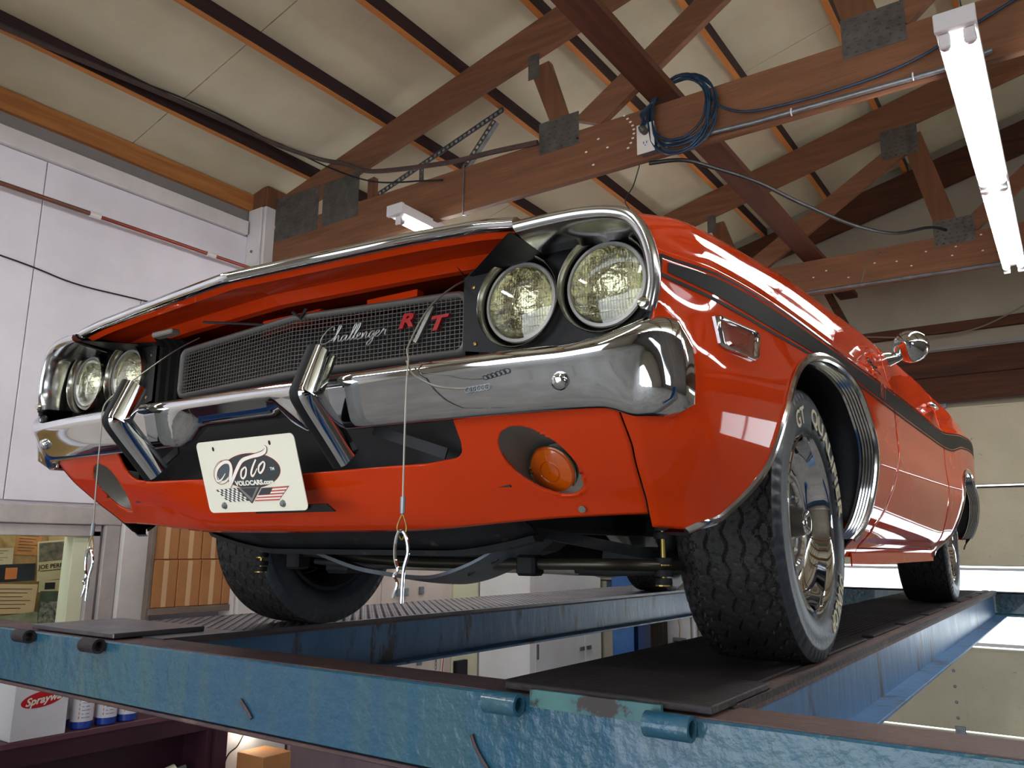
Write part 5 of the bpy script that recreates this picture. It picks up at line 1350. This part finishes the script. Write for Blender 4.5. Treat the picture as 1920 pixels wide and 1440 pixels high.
def ribbon(st, w):
    P = smooth_path([cv(*p[:2]) + ((p[2] if len(p) > 2 else 1) * w,) for p in st], 5); L_, R_ = [], []
    for k, p in enumerate(P):
        a = P[max(k-1, 0)]; c = P[min(k+1, len(P)-1)]; tx, tz = c[0]-a[0], c[1]-a[1]; q = math.hypot(tx, tz) + 1e-9
        L_.append((p[0] - tz / q * p[2], p[1] + tx / q * p[2])); R_.append((p[0] + tz / q * p[2], p[1] - tx / q * p[2]))
    return L_, R_
VS = [[(545, 620, .3), (500, 690, .6), (450, 715, 1), (425, 660, 1.2), (445, 560, 1.3), (520, 490, 1.3), (590, 490, 1.5), (618, 560, 1.7), (608, 680, 1.7), (600, 790, .5)],
      [(600, 795, .5), (640, 690, 1.4), (700, 550, 1.6), (755, 465, 1.5), (850, 425, 1.3), (950, 398, 1.5), (1015, 365, 1.4), (1028, 320, 1), (1010, 300, .6)],
      [(785, 545, .6), (745, 590, .9), (742, 660, .9), (768, 680, .8), (795, 640, .9), (802, 570, .9), (785, 540, .6)],
      [(915, 455, .7), (880, 540, .9), (862, 620, 1), (878, 652, .9), (905, 620, .6), (930, 560, .4)],
      [(1000, 480, .6), (955, 530, .9), (950, 590, .9), (972, 615, .8), (1005, 570, .9), (1018, 505, .9), (1000, 478, .6)]]
for w, m, d in ((.0036, 'pl_red', .0016), (.0026, 'pl_white', .0020)):
    b = MB()
    for st in VS:
        L_, R_ = ribbon(st, w); n = len(L_); b.add([pl(x, z, d) for x, z in L_] + [pl(x, z, d) for x, z in R_], [(k, k + 1, n + k + 1, n + k) for k in range(n - 1)])
    b.obj('lettering', m, PL, fix=False)
def fit(s_, m, P0, P1, size, **k):
    v, f = text_geo(s_, size, extrude=.0002, **k); a, c = cv(*P0), cv(*P1); v = v.copy(); v[:, 0] *= (c[0] - a[0]) / v[:, 0].max()
    b = MB(); b.add([pl(a[0] + p[0], a[1] + p[1] + (c[1] - a[1]) * p[0] / (c[0] - a[0]), .0016 + p[2]) for p in v], f); return b.obj('lettering', m, PL, fix=False)
fit('TM', 'pl_white', (1082, 584), (1130, 582), .0085, bold=.0002)
fit('VOLOCARS.com', 'pl_white', (675, 770), (1125, 745), .0135, bold=.0006)
def bil(Q4, u, v): return tuple((1-u)*(1-v)*Q4[0][i] + u*(1-v)*Q4[1][i] + u*v*Q4[2][i] + (1-u)*v*Q4[3][i] for i in (0, 1))
CF = cvl([(420, 822), (690, 795), (835, 952), (575, 970)]); UF = cvl([(985, 797), (1295, 770), (1185, 943), (900, 957)])
art(CF, 'pl_grey', .0013, 'chequered_flag'); art(UF, 'pl_grey', .0013, 'stars_and_stripes')
b = MB()
for i in range(10):
    for j in range(6):
        if (i + j) % 2: b.prism([bil(CF, i/10, j/6+.01), bil(CF, (i+1)/10, j/6+.01), bil(CF, (i+1)/10, (j+1)/6-.01), bil(CF, i/10, (j+1)/6-.01)], lambda x, z: pl(x, z, .0013), lambda x, z: pl(x, z, .0017))
b.obj('chequers', 'pl_white', PL)
b = MB(); c = MB()
for j in range(9): (b if j % 2 == 0 else c).prism([bil(UF, .01, j/9+.01), bil(UF, .99, j/9+.01), bil(UF, .99, (j+1)/9), bil(UF, .01, (j+1)/9)], lambda x, z: pl(x, z, .0013), lambda x, z: pl(x, z, .0017))
b.obj('red_stripes', 'pl_flagred', PL); c.obj('white_stripes', 'pl_white', PL)
art(cvl([(985, 797), (1115, 790), (1080, 870), (945, 880)]), 'pl_grey', .0019, 'canton')
art(cvl([(680, 795), (980, 778), (872, 982)]), 'cap_grey', .0021, 'v_badge'); art(cvl([(708, 797), (955, 783), (872, 962)]), 'grille', .0023, 'v_badge'); art(cvl([(738, 800), (925, 792), (872, 918)]), 'pl_grey', .0025, 'v_badge')
for X, Y in ((388, 330), (1065, 262)): art([(cv(X, Y)[0] + .0035 * math.cos(t), cv(X, Y)[1] + .0048 * math.sin(t)) for t in (k * PI / 6 for k in range(12))], 'black_ink', .0008, 'mounting_hole')
for X, Y in ((530, 1015), (1230, 982)): MB().lathe([(.0, .006), (.005, .005), (.007, .002), (.008, 0)], pl(*cv(X, Y), .0005), pn, 8).obj('plate_bolt', 'galv', PL)
MB().prism(cvl([(880, 1122), (1765, 1088), (1670, 1000), (1400, 1010), (880, 1000)]), lambda x, z: pl(x, z, -.010), lambda x, z: pl(x, z, -.006)).obj('plate_bracket', 'black_panel', car)
# ---- hood pin lanyards
def lanyard(path, clip, name_label, flat=False):
    c = MB().tube(smooth_path(path, 6), .0017, 6).obj('pin_lanyard', 'wire', car, True, label=name_label)
    x, y, z = clip
    if flat: return c
    MB().tube([(x, y, z + .002), (x, y, z - .024)], .0042, 8).obj('crimp_sleeve', 'galv', c, True)
    b = MB(); b.tube(smooth_path([(x, y, z - .024), (x - .010, y, z - .045), (x - .003, y, z - .062), (x + .003, y, z - .062), (x + .009, y, z - .045), (x, y, z - .024)], 5), .0014, 6)
    b.obj('cable_loop', 'brass', c, True)
    b = MB(); z2 = z - .052
    b.tube(smooth_path([(x + .004, y, z2 - .108), (x + .006, y, z2 - .06), (x + .014, y, z2 - .03), (x + .008, y - .002, z2 - .004), (x - .002, y - .004, z2), (x - .010, y - .002, z2 - .016), (x - .012, y, z2 - .040), (x - .006, y, z2 - .058), (x - .013, y, z2 - .068), (x - .006, y, z2 - .080), (x - .014, y, z2 - .10)], 5), .0028, 8)
    b.obj('hairpin_clip', 'chrome', c, True)
    return c
lanyard([(.47, -.80, .765), (.475, -.88, .735), (.478, -.97, .665), (.480, -1.025, .585), (.488, -1.035, .555), (.488, -1.037, .50), (.488, -1.037, .42), (.489, -1.037, .332)], (.489, -1.037, .332), 'steel cable with hairpin clip hanging over the driver side of the bumper')
lanyard([(-.36, -.84, .755), (-.365, -.90, .71), (-.385, -.97, .64), (-.40, -1.02, .585), (-.41, -1.033, .555), (-.405, -1.035, .50), (-.40, -1.035, .38), (-.395, -1.035, .300)], (-.395, -1.035, .300), 'steel cable with hairpin clip hanging over the passenger side of the bumper')
c = lanyard([(.480, -1.030, .556), (.50, -1.034, .530), (.54, -1.030, .508), (.58, -1.024, .500), (.605, -1.022, .499)], (0, 0, 0), 'short steel cable lying on the bumper face', True)
b = MB()
for k in range(6): b.tube([(.605 + .008 * k + .006 * math.cos(t), -1.026 - .001 * k, .495 + .0045 * math.sin(t)) for t in (q * PI / 4 for q in range(9))], .0012, 5, False)
b.obj('cable_loop', 'galv', c, True)
# ---- wheels
TR, TW = .322, .108          # outer radius, half width
def tyre_mesh():
    b = MB(); n = 340
    # tread
    m_ = 76; hw = .104
    for i in range(n):
        a = 2 * PI * i / n
        for j in range(m_ + 1):
            u = -1 + 2 * j / m_; x = u * hw
            r = TR - .004 * abs(u) ** 4 - .0015
            ph = a * 34
            tri = abs(((ph / (2 * PI)) % 1) * 2 - 1) * 2 - 1
            g = 0
            for c0 in (-.74, -.37, 0, .37, .74):
                d = abs(u - c0 - .055 * tri * (1 if c0 < 0 else -1))
                if d < .020: g = max(g, .0050)
                if abs(c0) > .7:
                    d = abs(u - c0 + .13 * tri)
                    if d < .022: g = max(g, .0055)
                    d = abs(u - c0 * 1.22 - .05 * tri)
                    if d < .018: g = max(g, .005)
            # lateral sipes
            ph2 = ((a * 68 / (2 * PI)) + u * 1.3) % 1
            if ph2 < .13 and .08 < abs(u) % .37 < .31: g = max(g, .0020)
            if abs(u) > .80 and ((a * 68 / (2 * PI)) % 1) < .16: g = max(g, .0022)
            r -= g
            b.v.append((x, r * math.sin(a), r * math.cos(a)))
    for i in range(n):
        for j in range(m_): q = i * (m_ + 1) + j; p = ((i + 1) % n) * (m_ + 1) + j; b.f.append((q, q + 1, p + 1, p))
    return b
def sidewall(s):
    prof = [(.104, TR - .0055), (.109, TR - .0095), (.113, TR - .019), (.1158, TR - .031), (.117, TR - .035), (.116, TR - .039), (.118, TR - .056), (.1175, TR - .078), (.112, .226), (.107, .218), (.102, .214), (.097, .206), (.085, .203)]
    b = MB(); n = 260; 
    for i in range(n):
        a = 2 * PI * i / n
        for k, (x, r) in enumerate(prof):
            if k in (1, 2) and (i * 68 // n) % 2 == 0 and 0: pass
            notch = .0045 if (k in (1, 2) and ((a * 68 / (2 * PI)) % 1) < .2) else 0
            b.v.append((s * (x - notch), r * math.sin(a), r * math.cos(a)))
    K = len(prof)
    for i in range(n):
        for k in range(K - 1): q = i * K + k; p = ((i + 1) % n) * K + k; b.f.append((q, q + 1, p + 1, p))
    return b
def arc_text(b, s_, phi0, r0, h, x, bold=.001, spacing=1.05, reach=None):
    v, f = text_geo(s_, h, bold=bold, extrude=.0009, spacing=spacing)
    if reach: v[:, 0] *= reach * (r0 + h * .35) / v[:, 0].max()
    P = []
    for p in v:
        ph = phi0 + p[0] / (r0 + h * .35); r = r0 + p[1]
        P.append((x + p[2] - .02 * 0, r * math.sin(ph), r * math.cos(ph)))
    b.add(P, f)
PROTO = []
def wheel(x, y, s, front, deep, lettering, lb):
    w = empty('wheel', (x, y, TR), car); w['label'] = lb
    if not PROTO:
        PROTO.append(tyre_mesh().obj('tyre', 'tire', w, True, angle=25))
        PROTO.extend(sidewall(k).obj('sidewall', 'tire_side', w, True, angle=50) for k in (1, -1))
    else:
        for o_ in PROTO: c_ = o_.copy(); COL.objects.link(c_); c_.parent = w
    ax = (s, 0, 0)
    # chrome trim ring and dished rim
    MB().lathe([(.212, .098), (.2135, .104), (.2105, .109), (.205, .110), (.200, .105), (.197, .094), (.193, .075), (.187, .056), (.176, .042), (.160, .036), (.145, .034)], (0, 0, 0), ax, 72).obj('trim_ring', 'chrome', w, True)
    MB().lathe([(.205, .10), (.205, -.10), (.212, -.105), (.2, -.103), (.185, -.085), (.175, -.03), (.160, -.01)], (0, 0, 0), ax, 48).obj('rim_barrel', 'under', w, True)
    MB().lathe([(.160, .034), (.150, .038), (.138, .052), (.126, .062), (.114, .062), (.106, .052), (.098, .044), (.075, .044), (.055, .048), (.03, .050)], (0, 0, 0), ax, 64).obj('wheel_disc', 'steel_dark', w, True)
    b = MB()
    for k in range(5):
        a = 2 * PI * k / 5 + .3
        P = [((.136 + .014 * math.cos(t)) , a + .2 * math.sin(t)) for t in (2 * PI * q / 14 for q in range(14))]
        b.prism(P, lambda r, q: (s * (.0645 if r < .13 else .0455), r * math.sin(q), r * math.cos(q)), lambda r, q: (s * .03, r * math.sin(q), r * math.cos(q)))
    b.obj('slot', 'black_panel', w)
    MB().lathe([(.105, .050), (.106, .062), (.102, .064), (.098, .058)], (0, 0, 0), ax, 56).obj('disc_ring', 'stainless', w, True)
    for k in range(5):
        a = 2 * PI * k / 5 + .62
        MB().lathe([(.012, .0), (.0125, .010), (.010, .020), (.004, .026), (0, .027)], (s * .043, .068 * math.sin(a), .068 * math.cos(a)), ax, 6).obj('lug_nut', 'chrome', w)
    MB().lathe([(.046, .04), (.044, .048), (.038, .066), (.031, .088), (.029, .092)], (0, 0, 0), ax, 40).obj('centre_cap', 'cap_grey', w, True)
    MB().lathe([(.029, .089), (.0295, .095), (.027, .099), (.020, .098), (.015, .094), (0, .093)], (0, 0, 0), ax, 40).obj('cap_end', 'chrome', w, True)
    MB().tube([(s * .085, .13 if 0 else -.05, .178), (s * .095, -.045, .160)], .004, 8).obj('valve_stem', 'rubber', w)
    MB().lathe([(.14, -.07), (.14, -.02), (0, -.02)], (0, 0, 0), ax, 32).obj('brake_drum', 'under', w, True)
    if lettering:
        xs_ = .1186
        for s_, ph, reach in lettering:
            b = MB(); arc_text(b, s_, math.radians(ph), .238, .056, xs_, bold=.0012, reach=math.radians(reach))
            if s < 0: b.v = [(-x_, -y_, z_) for x_, y_, z_ in b.v]
            b.obj('raised_lettering', 'letter', w, fix=False)
    return w
wheel(.752, 0.0, 1, 1, 1, [('GT', -31, 18), ('QUALIFIER', 2, 84), ('DUNLOP', 121, 40)], 'front driver side wheel, largest in view')
wheel(.765, 2.794, 1, 0, 1, [('GT QUALIFIER', -60, 100), ('RADIAL', 62, 50), ('DUNLOP', 215, 46)], 'rear driver side wheel')
wheel(-.842, 0.0, -1, 1, 1, [('QUALIFIER', 10, 76), ('DUNLOP', 116, 44)], 'front passenger side wheel showing its inner sidewall')
wheel(-.765, 2.794, -1, 0, 1, [], 'rear passenger side wheel')
# ---- underbody
def curved_channel(pts, w, h, m, name, lb=None):
    b = MB(); secs = []
    for x, y, z in smooth_path(pts, 6): secs.append([(x, y - w, z), (x, y - w * .9, z - h), (x, y + w * .9, z - h), (x, y + w, z)])
    b.sweep(secs, closed=True); return b.obj(name, m, car, True, angle=40, label=lb)
# radiator yoke: bowl-shaped lower panel
def yoke(u, v):
    x = -.56 + 1.03 * u; k = max(0, (abs(x + .02) - .28) / .36)
    zb = .246 + .07 * k ** 1.5
    y = -.60 - .20 * v; z = zb + (.36 - zb) * v ** .8
    return (x, y, z)
grid_obj('radiator_yoke', 'yoke', yoke, 30, 8, thick=.006)
b = MB(); secs = []
for k in range(31):
    x = -.56 + 1.03 * k / 30; kk = max(0, (abs(x + .02) - .28) / .36); zb = .246 + .07 * kk ** 1.5; secs.append([(x, -.625, zb + .004), (x, -.615, zb - .008), (x, -.585, zb - .008), (x, -.575, zb + .004)])
b.sweep(secs, closed=True); b.obj('yoke_flange', 'yoke', car)
# stub frame rails, K-member, steering
for s in (1, -1):
    MB().b2((s * .36, -.60, .29), (s * .44, .6, .38), .008).obj('frame_rail', 'under', car)
    MB().b2((s * .50, -.42, .36), (s * .56, .40, .50)).obj('splash_shield', 'under', car)
b = MB(); secs = []
for x, y, z in smooth_path([(-.42, -.50, .300), (-.32, -.50, .262), (-.203, -.50, .232), (-.10, -.50, .210), (0, -.50, .200), (.10, -.50, .194), (.18, -.50, .198), (.26, -.49, .222), (.33, -.48, .258), (.40, -.46, .312), (.43, -.45, .345)], 6):
    w = float(cr([-.42, -.1, .1, .25, .43], [.012, .03, .055, .072, .072], x)); h = float(cr([-.42, 0, .15, .43], [.006, .010, .008, .006], x))
    secs.append([(x, y - w, z), (x, y - w, z - h), (x, y + w, z - h - w * .25), (x, y + w, z - w * .25)])
b.sweep(secs, closed=True); km = b.obj('crossmember', 'kmember', car, True, angle=40, label='curved grey front crossmember')
b = MB()
for x, y, z in ((.24, -.515, .207), (.30, -.51, .234), (.36, -.50, .276), (.385, -.49, .30)): b.prism([(x + .010 * math.cos(t), y + .006 * math.sin(t)) for t in (k * PI / 5 for k in range(10))], lambda a, c: (a, c, z - .004 + (a - x) * .55), lambda a, c: (a, c, z - .008 + (a - x) * .55))
b.obj('drain_slots', 'black_panel', km)['kind'] = 'stuff'
MB().prism([(-.42, .31), (-.30, .27), (-.1, .222), (.15, .215), (.28, .25), (.42, .345), (.42, .38), (-.42, .38)], lambda x, z: (x, -.455, z), lambda x, z: (x, -.20, z)).obj('crossmember_box', 'under', km)
MB().prism([(.36, -.06), (.50, .06), (.48, .14), (.34, .02)], lambda x, y: (x, y, .25), lambda x, y: (x, y, .262)).obj('crossmember_gusset', 'kmember', km)
MB().prism([(-.585, .312), (-.535, .303), (-.395, .289), (-.395, .300), (-.5, .33), (-.58, .34)], lambda x, z: (x, -.742, z), lambda x, z: (x, -.738, z)).obj('air_flap', 'rubber', car, label='black rubber flap under the valance')
sb = MB().tube(smooth_path([(-.64, -.30, .250), (-.60, -.42, .252), (-.52, -.47, .252), (-.30, -.475, .240), (.0, -.475, .222), (.33, -.475, .222), (.50, -.47, .224), (.58, -.44, .224), (.635, -.38, .222), (.645, -.30, .222)]), .0125, 14).obj('sway_bar', 'barblack', car, True)
for x in (.37, -.37): MB().b2((x - .024, -.50, .197), (x + .024, -.452, .242), .006).obj('bar_bushing', 'rubber', sb)
for s in (1, -1):
    lk = MB().tube([(s * .640, -.375, .180), (s * .640, -.375, .315)], .006, 10).obj('end_link', 'brass', sb, True)
    for z0, r in ((.190, .017), (.207, .019), (.232, .019), (.285, .019), (.302, .017)):
        MB().lathe([(.0, 0), (r, .001), (r * 1.06, .007), (r, .014), (0, .015)], (s * .640, -.375, z0 - .008), (0, 0, 1), 16).obj('link_bushing', 'rubber', lk, True)
    for z0 in (.180, .222, .278, .318): MB().lathe([(0, 0), (.018, 0), (.018, .003), (0, .003)], (s * .640, -.375, z0), (0, 0, 1), 14).obj('link_washer', 'brass', lk)
    MB().beam((s * .36, -.10, .24), (s * .68, 0, .20), .07, .03).obj('lower_control_arm', 'under', car)
    MB().beam((s * .40, -.62, .30), (s * .64, -.06, .215), .022, .022).obj('strut_rod', 'under', car)
    MB().b2((s * .60, -.07, .17), (s * .70, .05, .42), .012).obj('knuckle', 'under', car)
    MB().tube([(s * .48, .03, .24), (s * .50, .03, .56)], .028, 12).obj('shock_absorber', 'under', car, True)
    MB().tube([(s * .30, -.14, .205), (s * .40, -.16, .20), (s * .63, -.17, .21)], [.012, .012, .009], 10).obj('tie_rod', 'under', car, True)
MB().tube([(-.30, -.14, .205), (.30, -.14, .205)], .015, 12).obj('centre_link', 'alum', car, True)
b = MB(); b.prism([(-.10, .30), (.12, .30), (.13, .20), (.08, .165), (-.06, .165), (-.11, .20)], lambda x, z: (x, -.12, z + .03), lambda x, z: (x, .50, z)); b.obj('oil_pan', 'under', car)
b = MB(); b.lathe([(.02, 0), (.19, 0), (.20, .05), (.17, .16), (.12, .22), (.11, .70), (.08, .74), (.06, .95), (.03, .96)], (0, .55, .355), (0, 1, 0), 26); b.obj('transmission', 'alum', car, True)
b = MB(); b.b2((.11, .70, .235), (.30, .95, .30), .01); b.b2((.06, .55, .22), (.30, .68, .33), .01); b.obj('transmission_pan', 'alum', car)
MB().b2((-.52, 1.28, .22), (.52, 1.38, .25), .006).obj('transmission_crossmember', 'kmember', car)
for s in (1, -1):
    ex = MB().tube(smooth_path([(s * .28, -.05, .42), (s * .27, .15, .30), (s * .22, .40, .232), (s * .25, .9, .218), (s * .28, 1.5, .22), (s * .28, 2.0, .22)]), .028, 14).obj('exhaust_pipe', 'exhaust', car, True)
    MB().tube([(s * .27, .78, .220), (s * .27, .82, .220)], .034, 12).obj('clamp', 'galv', ex)
    MB().tube([(s * .30, 1.95, .225), (s * .30, 2.0, .225), (s * .30, 2.45, .225), (s * .30, 2.5, .225)], [.03, .07, .07, .03], 18).obj('muffler', 'exhaust', ex, True)
b = MB(); b.b2((.28, .30, .215), (.44, .55, .34), .012); b.obj('alternator_bracket', 'alum', car)
MB().lathe([(0, .002), (.022, .002), (.024, 0)], (.35, .299, .285), (0, -1, 0), 20).obj('cast_badge', 'barblack', car)
MB().tube([(-.70, 2.794, .322), (.70, 2.794, .322)], .038, 16).obj('rear_axle', 'under', car, True)
MB().lathe([(.02, -.16), (.10, -.13), (.145, -.05), (.145, .04), (.09, .12), (.02, .14)], (0, 2.794, .322), (0, 1, 0), 24).obj('differential', 'under', car, True)
for s in (1, -1): MB().tube(smooth_path([(s * .50, 2.15, .30), (s * .50, 2.5, .25), (s * .50, 2.8, .26), (s * .50, 3.2, .27), (s * .50, 3.6, .36)]), .022, 6).obj('leaf_spring', 'under', car)
MB().tube([(0, 1.5, .34), (0, 2.66, .33)], .038, 14).obj('drive_shaft', 'under', car, True)
MB().b2((-.35, 3.15, .22), (.35, 3.65, .33), .03).obj('fuel_tank', 'galv', car)
MB().b2((-.62, -.60, .34), (.62, .55, .50)).obj('engine_bay_mass', 'under', car)
